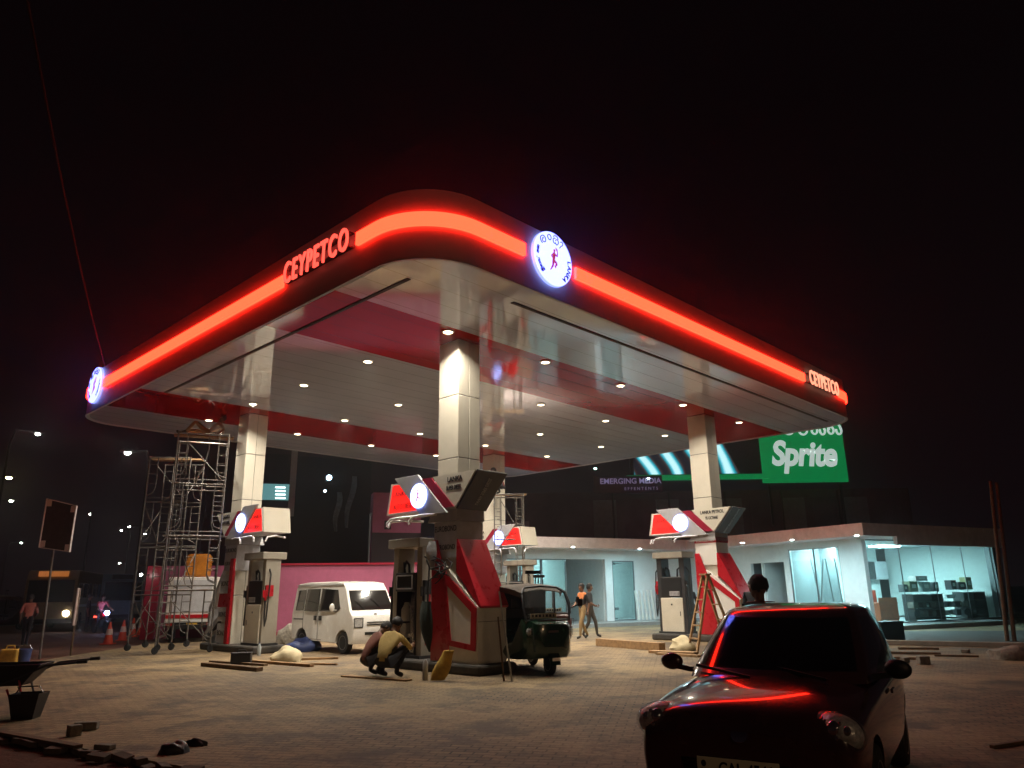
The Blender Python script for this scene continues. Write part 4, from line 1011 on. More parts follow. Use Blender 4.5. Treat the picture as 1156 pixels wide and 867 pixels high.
b = MB(); b.prism([(-wsn / 2, 0), (wsn / 2 - 0.3, 0), (wsn / 2 - 1.5, 2.6), (-wsn / 2, 2.6)], (0, 0.02, 0), (1, 0, 0), (0, 0, 1), 0.05); b.build('picture', m, t)
b = MB(); b.box((0.9, 0.2, 1.7), (wsn + 2.2, 0.25, 3.6)); b.build('casing', M_BLACK, t)
b = MB(); b.box((0.4, -0.1, -0.22), (wsn + 1.8, 0.5, 0.26)); b.build('green_ledge', M_GREEN, t)  # no lamp: the green light on the ledge is put in as glow
p = atd(709, 546, YB - 1)
t = thing('wall_sign', 'dim bluish EMERGING MEDIA sign on the dark wall', 'sign', (p.x, YB - 1, p.z), 0)
M_EM = emit('bluish_lettering', (0.16, 0.15, 0.32), 0.55)
b = MB(); b.box((0, 0.06, -0.05), (4.0, 0.1, 1.0)); b.build('board', M_BLACK, t)
b = MB(); [b.bar((x, 0.1, 0), (x, 1.9, 0), 0.1, 0.1) for x in (-1.5, 1.5)]; b.build('bracket', M_DARKMET, t)
text('sign_lettering', 'EMERGING MEDIA', 0.44, M_EM, t, (0.15, 0.0, 0.14), (1, 0, 0), (0, 0, 1), 0.01, 0.008)
text('sign_lettering', 'E F F E N T E N T S', 0.24, M_EM, t, (0.75, 0.0, -0.30), (1, 0, 0), (0, 0, 1), 0.01)
def small_lamp(px, py, y, rad, lab, m, cat='lamp'):
    p = atd(px, py, y); f = thing('sign_lamp', lab, cat, p, 0)
    b = MB(); b.ell((0, 0, 0), (rad, rad, rad * 0.6)); b.build('lens', m, f)
    b = MB(); b.box((0, 0.1, 0.06), (rad * 2.5, 0.25, 0.05)); b.build('lamp_body', M_DARKMET, f)
M_BLUELAMP = emit('small_blue_lamp', (0.6, 0.7, 1.0), 8.0)
small_lamp(732, 540, YB - 1.2, 0.09, 'small lamp shining over the EMERGING MEDIA sign', M_BLUELAMP)
M_GRLAMP = emit('small_green_lamp', (0.5, 1.0, 0.8), 6.0)
small_lamp(672, 529, YB - 1.2, 0.10, 'small greenish lamp under the canopy edge left of the screen', M_GRLAMP)
# leaning poles at the right end of the shop
for k, (a_, b_, lab) in enumerate((((1137, 724), (1118, 543), 'brown pole standing left of its twin at the right end of the shop'), ((1145, 724), (1125, 545), 'brown pole standing right of its twin at the right end of the shop'))):
    g_ = at(*a_); tp = atd(b_[0], b_[1], g_.y + 0.1)
    bb = MB(); bb.tube([(0, 0, -0.05), tuple(tp - g_)], [0.06, 0.045]); o = bb.build('wooden_pole', M_WOODDK); o.location = g_
    tag(o, lab, 'pole')
# ------------------------------------------------------------------ vehicles
M_CARPAINT = mat('dark_car_paint', (0.045, 0.016, 0.019), 0.2, var=0.15, coat=1.0, spec=0.6, dirt=(0.10, 0.08, 0.06), damt=0.10, dscale=6)
M_CARGLASS = mat('tinted_glass', (0.004, 0.004, 0.005), 0.04, var=0.0, coat=0.6)
M_TRIM = mat('black_trim', (0.01, 0.01, 0.01), 0.5)
M_CHROME = mat('chrome', (0.75, 0.75, 0.78), 0.08, metal=1.0, var=0.02)
M_HEADL = mat('headlamp_inner', (0.62, 0.63, 0.64), 0.22, metal=0.35, var=0.3, scale=40, bump=0.6, bscale=30)
M_LENS = glass('lamp_lens', (0.92, 0.94, 0.95), 0.06)
M_PLATE = mat('number_plate', (0.62, 0.60, 0.46), 0.5, var=0.05)
M_PLATEY = mat('yellow_plate', (0.62, 0.38, 0.04), 0.5, var=0.05)
M_TYRE = mat('tyre', (0.018, 0.018, 0.018), 0.85, var=0.2)
M_RIM = mat('wheel_rim', (0.35, 0.35, 0.36), 0.4, metal=0.6)
M_VANPAINT = mat('white_van_paint', (0.80, 0.79, 0.76), 0.25, var=0.04, coat=0.6, dirt=(0.42, 0.34, 0.24), damt=0.25, dscale=1.2)
M_VANGLASS = mat('van_glass', (0.012, 0.011, 0.010), 0.05, var=0.0, coat=0.5)
M_GREENP = mat('tuk_green_paint', (0.006, 0.034, 0.018), 0.25, var=0.1, coat=0.6)
M_TARP = mat('tuk_hood', (0.09, 0.065, 0.045), 0.75, var=0.2, bump=0.3, bscale=6)
M_REDLAMP = emit('red_tail_lamp', (1.0, 0.05, 0.03), 6.0)
M_WHITELAMP = emit('white_head_lamp', (1.0, 0.93, 0.80), 45.0)
M_BLUEHEAD = emit('bluish_head_lamp', (0.45, 0.55, 1.0), 90.0)
M_AMBER = mat('amber_lens', (0.45, 0.14, 0.01), 0.2, coat=0.5)
M_REDLENS = mat('red_lens', (0.35, 0.01, 0.01), 0.2, coat=0.5)

def wheel(parent, loc, r, w_, rim=M_RIM, front_axis=0.0, name='wheel'):
    """Wheel turning about local y."""
    R = Matrix.Translation(loc) @ Matrix.Rotation(front_axis, 4, 'Z') @ Matrix.Rotation(PI / 2, 4, 'X')
    b = MB(); b.lathe([(r * 0.62, -w_ / 2), (r * 0.93, -w_ / 2), (r, -w_ * 0.32), (r, w_ * 0.32), (r * 0.93, w_ / 2), (r * 0.62, w_ / 2)], 24, R)
    t = b.build('tyre' if name == 'wheel' else name, M_TYRE, parent, smooth=40)
    b = MB()
    b.lathe([(r * 0.60, -w_ * 0.36), (r * 0.64, -w_ * 0.52), (r * 0.60, -w_ * 0.50), (r * 0.5, -w_ * 0.38), (r * 0.18, -w_ * 0.40), (r * 0.14, -w_ * 0.5), (r * 0.14, w_ * 0.5), (r * 0.18, w_ * 0.40), (r * 0.5, w_ * 0.38), (r * 0.60, w_ * 0.50), (r * 0.64, w_ * 0.52), (r * 0.60, w_ * 0.36)], 20, R)
    b.build('rim', rim, t, smooth=35)
    return t

# ---- dark hatchback close to the camera
CARH = Vector((0.52, 0.854, 0)).normalized()          # direction from its nose to its tail
CARC = Vector((2.33, 6.66, 0))
car = thing('parked_car', 'dark glossy hatchback parked close by, its bonnet and windscreen reflecting the red light strip', 'car', CARC, math.atan2(-CARH.y, -CARH.x))
def car_ring(x, w_, zb, zs, zt, crown):
    h = [(0, zb), (w_ * 0.80, zb), (w_ * 0.95, zb + 0.06), (w_ * 0.995, (zb + zs) * 0.45), (w_ * 1.0, (zb + zs) * 0.58), (w_ * 0.975, zs - 0.05), (w_ * 0.91, zs + 0.005), (w_ * 0.62, zt), (0, zt + crown)]
    return [(x, y, z) for y, z in h] + [(x, -y, z) for y, z in h[-2:0:-1]]
st = [(1.74, 0.60, 0.28, 0.60, 0.65, 0.008), (1.725, 0.66, 0.23, 0.68, 0.735, 0.01), (1.66, 0.70, 0.20, 0.735, 0.795, 0.012), (1.45, 0.725, 0.19, 0.775, 0.835, 0.015), (1.15, 0.735, 0.19, 0.81, 0.875, 0.015), (0.80, 0.740, 0.19, 0.835, 0.90, 0.015),
      (0.55, 0.745, 0.19, 0.85, 0.91, 0.01), (-0.2, 0.745, 0.19, 0.88, 0.92, 0.01), (-0.9, 0.74, 0.19, 0.90, 0.93, 0.01), (-1.35, 0.72, 0.20, 0.92, 0.95, 0.01), (-1.60, 0.67, 0.24, 0.92, 0.94, 0.01), (-1.72, 0.58, 0.32, 0.86, 0.88, 0.0)]
b = MB(); b.loft([car_ring(*s) for s in st])
body = b.build('body', M_CARPAINT, car, smooth=60)
sd = body.modifiers.new('s', 'SUBSURF'); sd.levels = 2; sd.render_levels = 2
bake(body)
cutters = []
for x in (1.13, -1.14):
    for sy in (-1, 1):
        c = MB(); c.lathe([(0.325, -0.25), (0.325, 0.25)], 28, Matrix.Translation((x, sy * 0.70, 0.285)) @ Matrix.Rotation(PI / 2, 4, 'X')); cutters.append(c)
c = MB(); c.box((1.76, 0, 0.42), (0.22, 0.80, 0.13)); cutters.append(c)
cut(body, cutters)
body.data.shade_smooth(); body.data.set_sharp_from_angle(angle=math.radians(38))
body.data.materials.clear(); body.data.materials.append(M_CARPAINT)
# greenhouse
def gh_ring(xf, xr, hw, z, bow):
    pts = []
    nf = 6
    for k in range(nf + 1):                       # windscreen edge, from right (-y) to left (+y)
        u = -1 + 2 * k / nf
        pts.append((xf - bow * u * u, hw * 0.90 * u, z))
    pts.append((xf - bow - 0.055, hw * 0.975, z))    # A pillar end
    L = (xf - bow - 0.055) - (xr + 0.10)
    for f in (0.43, 0.49, 0.90):
        pts.append((xf - bow - 0.055 - L * f, hw * (1.0 if f < 0.8 else 0.97), z))
    pts.append((xr + 0.07, hw * 0.86, z))
    pts.append((xr, hw * 0.5, z)); pts.append((xr - 0.02, 0, z)); pts.append((xr, -hw * 0.5, z))
    pts.append((xr + 0.07, -hw * 0.86, z))
    for f in (0.90, 0.49, 0.43):
        pts.append((xf - bow - 0.055 - L * f, -hw * (1.0 if f < 0.8 else 0.97), z))
    pts.append((xf - bow - 0.055, -hw * 0.975, z))
    return pts
lv = [(0.86, -1.66, 0.705, 0.87, 0.16), (0.80, -1.645, 0.695, 0.915, 0.16), (0.42, -1.56, 0.640, 1.145, 0.14), (0.12, -1.42, 0.570, 1.335, 0.12), (0.04, -1.36, 0.545, 1.37, 0.11)]
rings = [gh_ring(*l) for l in lv]
top = [(0.02 - 0.28, -1.20, 0.44, 1.41, 0.07), (-0.45, -1.0, 0.20, 1.42, 0.03)]
rings += [gh_ring(*l) for l in top]
n = len(rings[0])
b = MB(); vs = [p for r in rings for p in r]; fs = []; mi = []
for i in range(len(rings) - 1):
    for k in range(n):
        k2 = (k + 1) % n
        g = (i in (1, 2)) and (k < 6 or k in (7, 9, 11, 12, 13, 14, 16, 18) or k in (10, 15) and False)
        fs.append((i * n + k, i * n + k2, (i + 1) * n + k2, (i + 1) * n + k)); mi.append(1 if g else 0)
fs.append(tuple(range((len(rings) - 1) * n, len(rings) * n))); mi.append(0)
b.v = [Vector(p) for p in vs]; b.f = [list(f) for f in fs]; b.m = mi
gh = b.build('cabin', [M_CARPAINT, M_CARGLASS], car, smooth=34)
sd = gh.modifiers.new('s', 'SUBSURF'); sd.levels = 1; sd.render_levels = 2
label(gh, 'dark cabin with tinted windows')
# cowl and wipers
b = MB(); b.bar((0.86, 0.42, 0.905), (0.62, -0.12, 0.985), 0.02, 0.02); b.bar((0.90, -0.12, 0.905), (0.66, -0.60, 0.955), 0.02, 0.02); b.build('wiper', M_TRIM, car)
# mirrors
for sy in (1, -1):
    b = MB(); b.ell((0.52, sy * 0.86, 0.965), (0.055, 0.095, 0.068), 14, 10); b.bar((0.54, sy * 0.68, 0.91), (0.52, sy * 0.82, 0.93), 0.05, 0.04)
    m_ = b.build('mirror', M_CARPAINT if sy < 0 else M_TRIM, car, smooth=60)
# headlamps
for sy in (1, -1):
    b = MB(); R = Matrix.Translation((1.575, sy * 0.565, 0.675)) @ Matrix.Rotation(-sy * 0.55, 4, 'Z') @ Matrix.Rotation(-0.35, 4, 'Y')
    b.ell((0, 0, 0), (0.13, 0.175, 0.115), 20, 14, M=R); hl = b.build('headlamp', M_HEADL, car, smooth=60)
    b = MB(); 
    for (dx, dy, dz, r_) in ((0.10, 0.055, 0.005, 0.05), (0.10, -0.065, -0.005, 0.045), (0.118, 0.0, -0.04, 0.02), (0.07, 0.13, 0.01, 0.03), (0.115, 0.0, 0.035, 0.016), (0.10, 0.09, -0.045, 0.016), (0.095, -0.11, -0.03, 0.016), (0.10, 0.10, 0.04, 0.014), (0.10, -0.10, 0.045, 0.014), (0.118, 0.03, -0.06, 0.012), (0.06, -0.135, 0.005, 0.018)):
        b.ell((dx, dy * sy, dz), (r_ * 0.7, r_, r_), 12, 8, M=R)
    b.build('reflector', M_CHROME, hl, smooth=60)
    b = MB(); b.ell((0, 0, 0), (0.152, 0.190, 0.126), 22, 14, M=R); b.build('lamp_cover', M_LENS, hl, smooth=60)
# grille, emblem, plate, bumper details
b = MB()
for k in range(4): b.box((1.665, 0, 0.375 + k * 0.03), (0.02, 0.8, 0.008))
b.build('grille', M_TRIM, car)
b = MB(); b.lathe([(0.055, 0), (0.055, 0.012), (0.045, 0.016)], 20, Matrix.Translation((1.725, 0, 0.645)) @ Matrix.Rotation(PI / 2 - 0.4, 4, 'Y')); b.build('bonnet_emblem', M_CHROME, car, smooth=40)
b = MB(); b.box((1.765, -0.02, 0.44), (0.014, 0.52, 0.125)); pl = b.build('number_plate', M_PLATE, car, bevel=0.003)
text('plate_lettering', 'CAL 4546', 0.105, M_BLACKTXT, pl, (1.773, 0.035, 0.44), (0, 1, 0), (0, 0, 1), 0.001, 0.002, sx=0.80)
text('plate_lettering', 'SP', 0.05, M_BLACKTXT, pl, (1.773, -0.235, 0.415), (0, 1, 0), (0, 0, 1), 0.001, 0.001)
b = MB(); b.ell((1.773, -0.235, 0.465), (0.003, 0.017, 0.02)); b.build('plate_crest', M_BLACKTXT, pl)
for x in (1.13, -1.14):
    for sy in (-1, 1): wheel(car, (x, sy * (0.645 if x > 0 else 0.60), 0.28), 0.28, 0.17, front_axis=0.0)
for sy in (-1, 1):
    b = MB(); b.box((-0.02, sy * 0.750, 0.76), (0.16, 0.02, 0.03)); b.box((-0.85, sy * 0.745, 0.79), (0.16, 0.02, 0.03)); b.build('door_handle', M_CARPAINT, car, bevel=0.006)
    for x in (0.52, -0.30):
        pass
b = MB(); b.bar((-0.35, -0.45, 1.404), (-0.9, -0.42, 1.404), 0.02, 0.02); b.build('aerial', M_TRIM, car)

# ---- white van
VF = Vector((0.69, -0.72, 0)).normalized()
van = thing('parked_van', 'boxy white van parked before the pink hoarding behind the open pump', 'van', Vector((-4.92, 22.2, 0)), math.atan2(VF.y, VF.x))
prof = [(-1.66, 0.30), (-1.70, 0.55), (-1.70, 1.0), (-1.64, 1.72), (-1.54, 1.84), (-0.9, 1.88), (0.55, 1.88), (1.00, 1.83), (1.15, 1.66), (1.49, 1.08), (1.61, 0.99), (1.68, 0.80), (1.69, 0.45), (1.62, 0.26)]
def van_w(z): return 0.735 if z < 1.05 else 0.735 - (z - 1.05) * 0.115
b = MB(); rings = []
for s in (-1, -0.97, -0.5, 0, 0.5, 0.97, 1):
    ring = []
    for x, z in prof:
        k = 0.985 if abs(s) == 1 else 1.0
        cx = 0.0
        ring.append(((x - cx) * k, s * van_w(z), (z - 1.0) * k + 1.0 + (0.015 * (1 - abs(s)) if z > 1.8 else 0)))
    rings.append(ring)
b.loft(rings); vb = b.build('body', M_VANPAINT, van, bevel=0.0, smooth=40)
cutters = []
for x in (1.15, -1.08):
    for sy in (-1, 1):
        c = MB(); c.lathe([(0.33, -0.22), (0.33, 0.22)], 24, Matrix.Translation((x, sy * 0.70, 0.29)) @ Matrix.Rotation(PI / 2, 4, 'X')); cutters.append(c)
cut(vb, cutters); vb.data.shade_smooth(); vb.data.set_sharp_from_angle(angle=math.radians(30)); vb.data.materials.clear(); vb.data.materials.append(M_VANPAINT)
bv = vb.modifiers.new('edge', 'BEVEL'); bv.width = 0.025; bv.segments = 2; bv.limit_method = 'ANGLE'; bv.angle_limit = math.radians(40)
for x in (1.15, -1.08):
    for sy in (-1, 1): wheel(van, (x, sy * 0.63, 0.285), 0.285, 0.16)
def side_panel(name, poly, sy, m, off=0.004, th=0.012, parent=None):
    b = MB(); pts = [(x, sy * (van_w(z) + off), z) for x, z in poly] + [(x, sy * (van_w(z) + off - th), z) for x, z in poly]; k = len(poly)
    b.add(pts, [tuple(range(k)), tuple(range(k, 2 * k))[::-1]] + [(i, (i + 1) % k, (i + 1) % k + k, i + k) for i in range(k)])
    return b.build(name, m, parent or van)
for sy in (-1, 1):
    side_panel('side_window', [(-1.50, 1.10), (-1.05, 1.10), (-1.05, 1.68), (-1.46, 1.66)], sy, M_VANGLASS)
    side_panel('side_window', [(-0.98, 1.08), (-0.22, 1.08), (-0.22, 1.70), (-0.98, 1.69)], sy, M_VANGLASS)
    side_panel('side_window', [(-0.13, 1.08), (0.80, 1.08), (0.98, 1.16), (0.74, 1.66), (-0.13, 1.70)], sy, M_VANGLASS)
    b = MB()
    for x in (-1.02, -0.17):
        b.box((x, sy * 0.737, 0.70), (0.012, 0.006, 0.75))
    b.box((-0.5, sy * 0.737, 0.33), (1.1, 0.006, 0.012)); b.build('door_seam', M_GROOVE, van)
    b = MB(); b.box((-0.32, sy * 0.742, 0.90), (0.16, 0.02, 0.13)); b.build('door_handle', M_TRIM, van, bevel=0.01)
    b = MB(); b.box((-0.04, sy * 0.742, 0.90), (0.16, 0.02, 0.13)); b.build('door_handle', M_TRIM, van, bevel=0.01)
    b = MB(); b.box((-1.3, sy * 0.738, 0.86), (0.55, 0.008, 0.035)); b.build('side_strip', M_TRIM, van)
    b = MB(); b.ell((0.78, sy * 0.86, 1.19), (0.045, 0.08, 0.11), 12, 8); b.bar((0.80, sy * 0.72, 1.12), (0.78, sy * 0.84, 1.13), 0.03, 0.03); b.build('mirror', M_VANPAINT, van, smooth=60)
def slope_x(z):
    return 1.10 + (1.42 - 1.10) * (1.62 - z) / 0.50
b = MB()
q = [(1.466, 0.655, 1.12), (1.466, -0.655, 1.12), (1.168, -0.60, 1.63), (1.168, 0.60, 1.63)]
nrm = Vector((0.863, 0, 0.505)) * 0.012
b.add([Vector(p) + nrm for p in q] + [Vector(p) - nrm for p in q], [(0, 1, 2, 3), (7, 6, 5, 4), (0, 4, 5, 1), (1, 5, 6, 2), (2, 6, 7, 3), (3, 7, 4, 0)])
b.build('windscreen', M_VANGLASS, van)
b = MB(); [b.box((1.696, 0, z), (0.012, 0.62, 0.028)) for z in (0.80, 0.74)]; b.box((1.70, 0, 0.52), (0.012, 0.74, 0.07)); b.build('grille', M_TRIM, van)
for sy in (-1, 1):
    b = MB(); b.box((1.655, sy * 0.57, 0.80), (0.07, 0.26, 0.24)); hl = b.build('headlamp', M_HEADL, van, bevel=0.02)
    b = MB(); [b.bar((1.694, sy * 0.57 + a0, 0.80 + c0), (1.694, sy * 0.57 + a1, 0.80 + c1), 0.014, 0.014) for a0, c0, a1, c1 in ((-.13, -.12, .13, -.12), (.13, -.12, .13, .12), (.13, .12, -.13, .12), (-.13, .12, -.13, -.12))]; b.build('lamp_frame', M_TRIM, hl)
b = MB(); b.box((1.705, 0, 0.42), (0.012, 0.42, 0.11)); pl = b.build('number_plate', M_PLATE, van)
text('plate_lettering', 'PH 2417', 0.085, M_BLACKTXT, pl, (1.712, 0, 0.42), (0, 1, 0), (0, 0, 1), 0.001, 0.001) if False else None
b = MB(); b.bar((1.49, 0.3, 1.13), (1.33, 0.02, 1.42), 0.015, 0.015); b.bar((1.49, -0.25, 1.13), (1.36, -0.5, 1.36), 0.015, 0.015); b.build('wiper', M_TRIM, van)
for sy in (-1, 1):
    b = MB(); b.bar((-1.6, sy * 0.668, 1.80), (1.0, sy * 0.668, 1.80), 0.02, 0.02); b.build('roof_gutter', M_GPANEL, van)
b = MB(); b.box((1.60, 0, 1.0), (0.012, 0.10, 0.06)); b.build('front_badge', M_TRIM, van)

# ---- three-wheelers
def make_tuk(lab, paint, loc, rz):
    t = thing('three_wheeler', lab, 'three-wheeler', loc, rz)
    # tub: side profile lofted across the width; nose narrow, rear wide
    st = [(1.22, 0.20, 0.42, 0.62), (1.18, 0.34, 0.34, 0.92), (1.02, 0.46, 0.30, 1.00), (0.75, 0.52, 0.28, 1.02), (0.45, 0.56, 0.26, 0.62), (0.15, 0.63, 0.26, 0.50), (-0.3, 0.65, 0.26, 0.62), (-0.75, 0.65, 0.28, 0.98), (-1.25, 0.63, 0.32, 0.98), (-1.38, 0.58, 0.42, 0.90)]
    b = MB(); rings = []
    for x, w_, z0, z1 in st:
        h = [(0, z0), (w_ * 0.82, z0), (w_, z0 + 0.12), (w_, z1 - 0.10), (w_ * 0.90, z1), (0, z1 + 0.01)]
        rings.append([(x, y, z) for y, z in h] + [(x, -y, z) for y, z in h[-2:0:-1]])
    b.loft(rings); tub = b.build('body', paint, t, smooth=50)
    # windscreen frame and glass
    fr = [(0.98, 0.47, 1.0), (0.93, 0.50, 1.25), (0.80, 0.47, 1.52), (0.68, 0.36, 1.62), (0.64, 0.0, 1.645), (0.68, -0.36, 1.62), (0.80, -0.47, 1.52), (0.93, -0.50, 1.25), (0.98, -0.47, 1.0)]
    b = MB(); b.tube(fr, 0.022, 8); b.tube([fr[0], (1.03, 0, 1.0), fr[-1]], 0.02, 8); b.build('screen_frame', M_DARKMET, t, smooth=60)
    b = MB(); b.add([Vector(p) + Vector((-0.005, 0, 0)) for p in fr] + [Vector(p) + Vector((-0.013, 0, 0)) for p in fr], [tuple(range(9)), tuple(range(9, 18))[::-1]]); sc_ = b.build('windscreen', M_LENS, t)
    b = MB(); b.box((0.995, -0.10, 1.085), (0.012, 0.56, 0.09)); st_ = b.build('screen_sticker', M_PLATE, sc_); 
    b = MB(); b.box((1.0025, -0.105, 1.062), (0.003, 0.5, 0.006)); [b.box((1.003, -0.33 + 0.075 * k, 1.085), (0.006, 0.05 if k % 3 else 0.03, 0.05)) for k in range(7)]; b.build('sticker_lettering', M_BLACKTXT, sc_)
    # hood
    st2 = [(0.66, 0.44, 1.58), (0.45, 0.60, 1.66), (0.0, 0.66, 1.71), (-0.6, 0.66, 1.70), (-1.1, 0.64, 1.66), (-1.30, 0.60, 1.52), (-1.36, 0.60, 1.0)]
    b = MB(); rings = []
    for x, w_, z in st2:
        dz = 0.14 if x > -1.2 else 0.10
        h = [(-w_, z - dz), (-w_ * 0.97, z - dz * 0.4), (-w_ * 0.75, z - 0.03), (0, z), (w_ * 0.75, z - 0.03), (w_ * 0.97, z - dz * 0.4), (w_, z - dz)]
        rings.append([(x, y, zz) for y, zz in h] + [(x, y, zz - 0.015) for y, zz in h[::-1]])
    b.loft(rings); b.build('hood', M_TARP, t, smooth=50)
    for sy in (-1, 1):
        b = MB(); b.tube([(0.02, sy * 0.63, 0.5), (0.0, sy * 0.64, 1.58)], 0.02); b.tube([(-0.72, sy * 0.64, 0.9), (-0.72, sy * 0.645, 1.58)], 0.02); b.build('hood_post', M_TRIM, t)
        b = MB(); b.ell((1.02, sy * 0.395, 0.80), (0.07, 0.09, 0.09), 14, 10); hl = b.build('headlamp', M_HEADL, t, smooth=60)
        b = MB()
        for k in range(4): b.bar((1.10, sy * 0.395 - 0.08, 0.73 + k * 0.045), (1.10, sy * 0.395 + 0.08, 0.73 + k * 0.045), 0.01, 0.01)
        for k in range(4): b.bar((1.10, sy * 0.395 - 0.075 + k * 0.05, 0.72), (1.10, sy * 0.395 - 0.075 + k * 0.05, 0.88), 0.01, 0.01)
        b.build('lamp_guard', M_CHROME, hl)
        b = MB(); b.bar((0.92, sy * 0.50, 1.2), (0.98, sy * 0.68, 1.28), 0.015, 0.015); b.box((0.99, sy * 0.72, 1.32), (0.02, 0.10, 0.14)); b.build('mirror', M_TRIM, t)
    b = MB(); b.box((-0.62, 0, 0.62), (0.5, 1.1, 0.16)); b.box((-0.90, 0, 0.95), (0.14, 1.1, 0.5)); b.box((0.18, 0, 0.70), (0.3, 0.6, 0.14)); b.build('seat', M_BLACK, t, bevel=0.03)
    b = MB(); b.tube([(0.80, 0, 0.98), (0.62, 0, 1.08), (0.58, 0.24, 1.12), (0.52, 0.36, 1.10)], 0.02); b.tube([(0.62, 0, 1.08), (0.58, -0.24, 1.12), (0.52, -0.36, 1.10)], 0.02); b.build('handlebar', M_TRIM, t, smooth=60)
    b = MB(); b.box((-1.30, 0, 1.25), (0.03, 1.16, 0.62)); b.build('added_rear_sheet', M_BLACK, t)  # added dark sheet, stops the bright background showing through the windscreen
    for sy in (-1, 1):
        b = MB(); b.box((-0.85, sy * 0.635, 1.28), (0.85, 0.015, 0.58)); b.build('added_side_sheet', M_BLACK, t)  # added dark sheets over the side openings, keep the cabin dark inside
    # front fender, badge, wheels
    b = MB(); rings = []
    for k in range(9):
        a = math.radians(-5 + 150 * k / 8); cx, cz = 1.02, 0.22
        rings.append([(cx + 0.27 * math.cos(a), y, cz + 0.27 * math.sin(a)) for y in (-0.10, -0.06, 0.06, 0.10)] + [(cx + 0.255 * math.cos(a), y, cz + 0.255 * math.sin(a)) for y in (0.10, 0.06, -0.06, -0.10)])
    b.loft(rings); fd = b.build('front_fender', paint, t, smooth=50)
    b = MB(); b.box((1.300, 0, 0.30), (0.012, 0.16, 0.06)); b.build('fender_badge', M_CHROME, fd)
    b = MB(); b.box((1.215, 0, 0.80), (0.012, 0.22, 0.04)); b.build('nose_trim', M_CHROME, t)
    wheel(t, (1.02, 0, 0.205), 0.205, 0.10)
    for sy in (-1, 1): wheel(t, (-0.95, sy * 0.55, 0.205), 0.205, 0.10)
    b = MB(); b.bar((1.02, 0.09, 0.2), (0.9, 0.09, 0.6), 0.03, 0.03); b.bar((1.02, -0.09, 0.2), (0.9, -0.09, 0.6), 0.03, 0.03); b.build('front_fork', M_TRIM, t)
    b = MB(); b.bar((1.14, -0.30, 0.995), (1.14, 0.30, 0.995), 0.02, 0.02); b.build('nose_rail', M_CHROME, t)
    b = MB(); b.box((-1.42, 0, 0.36), (0.08, 1.1, 0.14)); b.build('rear_bumper', M_TRIM, t)
    for sy in (-1, 1):
        b = MB(); b.box((-1.40, sy * 0.48, 0.70), (0.03, 0.12, 0.16)); b.build('tail_lamp', M_REDLENS, t)
    b = MB(); b.tube([(0.2, 0.18, 1.70), (0.2, 0.18, 1.95)], 0.012); b.tube([(0.2, -0.05, 1.71), (0.2, -0.05, 1.95)], 0.012); b.box((0.2, 0.06, 1.93), (0.06, 0.34, 0.07)); b.build('roof_sign', M_TRIM, t)
    return t
TF = Vector((0.40, -0.92, 0)).normalized()
p = at(621, 762); make_tuk('dark green three-wheeler with brown hood, facing out beside the red and white casing', M_GREENP, p - TF * 1.02, math.atan2(TF.y, TF.x))
M_MAROON = mat('tuk_maroon_paint', (0.06, 0.018, 0.012), 0.3, var=0.1, coat=0.4)
p = at(640, 741); TF2 = Vector((0.55, -0.83, 0)).normalized()
make_tuk('dark brown three-wheeler half hidden behind the green one', M_MAROON, p - TF2 * 1.0 + Vector((-0.22, 0.35, 0)), math.atan2(TF2.y, TF2.x))
p = at(-4, 712); 
make_tuk('dark red three-wheeler at the left edge with its lamps lit', M_MAROON, p, 0.9)
for dx, m, z, lab in ((0.0, M_REDLAMP, 0.75, 'lit red lamp'), (0.25, M_WHITELAMP, 0.5, 'lit white lamp')):
    pass

# ---- small lorry seen from behind
lor = thing('small_lorry', 'small white lorry with red rear stripe and yellow plate behind the left scaffold', 'lorry', at(212, 725) + Vector((0, 0, 0)), math.radians(104))
# local: x is forward (away from camera), rear face at x=0
b = MB(); b.box((1.4, 0, 1.42), (2.8, 1.66, 1.55)); bx_ = b.build('box_body', M_WPANEL, lor, bevel=0.03)
b = MB(); b.box((-0.012, 0, 1.55), (0.02, 1.3, 1.1)); b.build('rear_door', M_FILM, lor, bevel=0.01)
b = MB(); b.box((-0.014, 0, 0.86), (0.02, 1.64, 0.12)); b.build('red_stripe', M_REDPANEL, lor)
b = MB(); b.box((-0.02, 0, 0.58), (0.10, 1.62, 0.16)); b.build('rear_bumper', M_TRIM, lor)
b = MB(); b.box((-0.08, -0.08, 0.58), (0.012, 0.36, 0.12)); b.build('number_plate', M_PLATEY, lor)
for sy in (-1, 1):
    b = MB(); b.box((-0.075, sy * 0.66, 0.60), (0.015, 0.2, 0.09)); b.build('tail_lamp', M_REDLENS, lor)
    wheel(lor, (0.55, sy * 0.66, 0.30), 0.30, 0.2); wheel(lor, (3.1, sy * 0.66, 0.30), 0.30, 0.2)
b = MB(); b.box((3.4, 0, 1.15), (1.1, 1.5, 1.3)); b.build('cab', M_WPANEL, lor, bevel=0.06)
b = MB(); b.box((3.96, 0, 1.45), (0.02, 1.3, 0.5)); b.build('windscreen', M_VANGLASS, lor)
b = MB(); b.box((1.6, 0, 0.52), (4.2, 0.8, 0.14)); b.build('chassis', M_TRIM, lor)
M_ORANGE = mat('orange_drum', (0.55, 0.20, 0.02), 0.45, var=0.12)
t = thing('plastic_tank', 'orange plastic tank standing on top of the small lorry', 'tank', lor.location + Vector((-0.25, 0.9, 2.195)), 0.2)
b = MB(); b.box((0, 0, 0.42), (0.82, 0.6, 0.84)); b.build('tank_body', M_ORANGE, t, bevel=0.12, segs=3)
b = MB(); b.lathe([(0.1, 0.84), (0.1, 0.92)], 14); b.build('cap', M_TRIM, t)
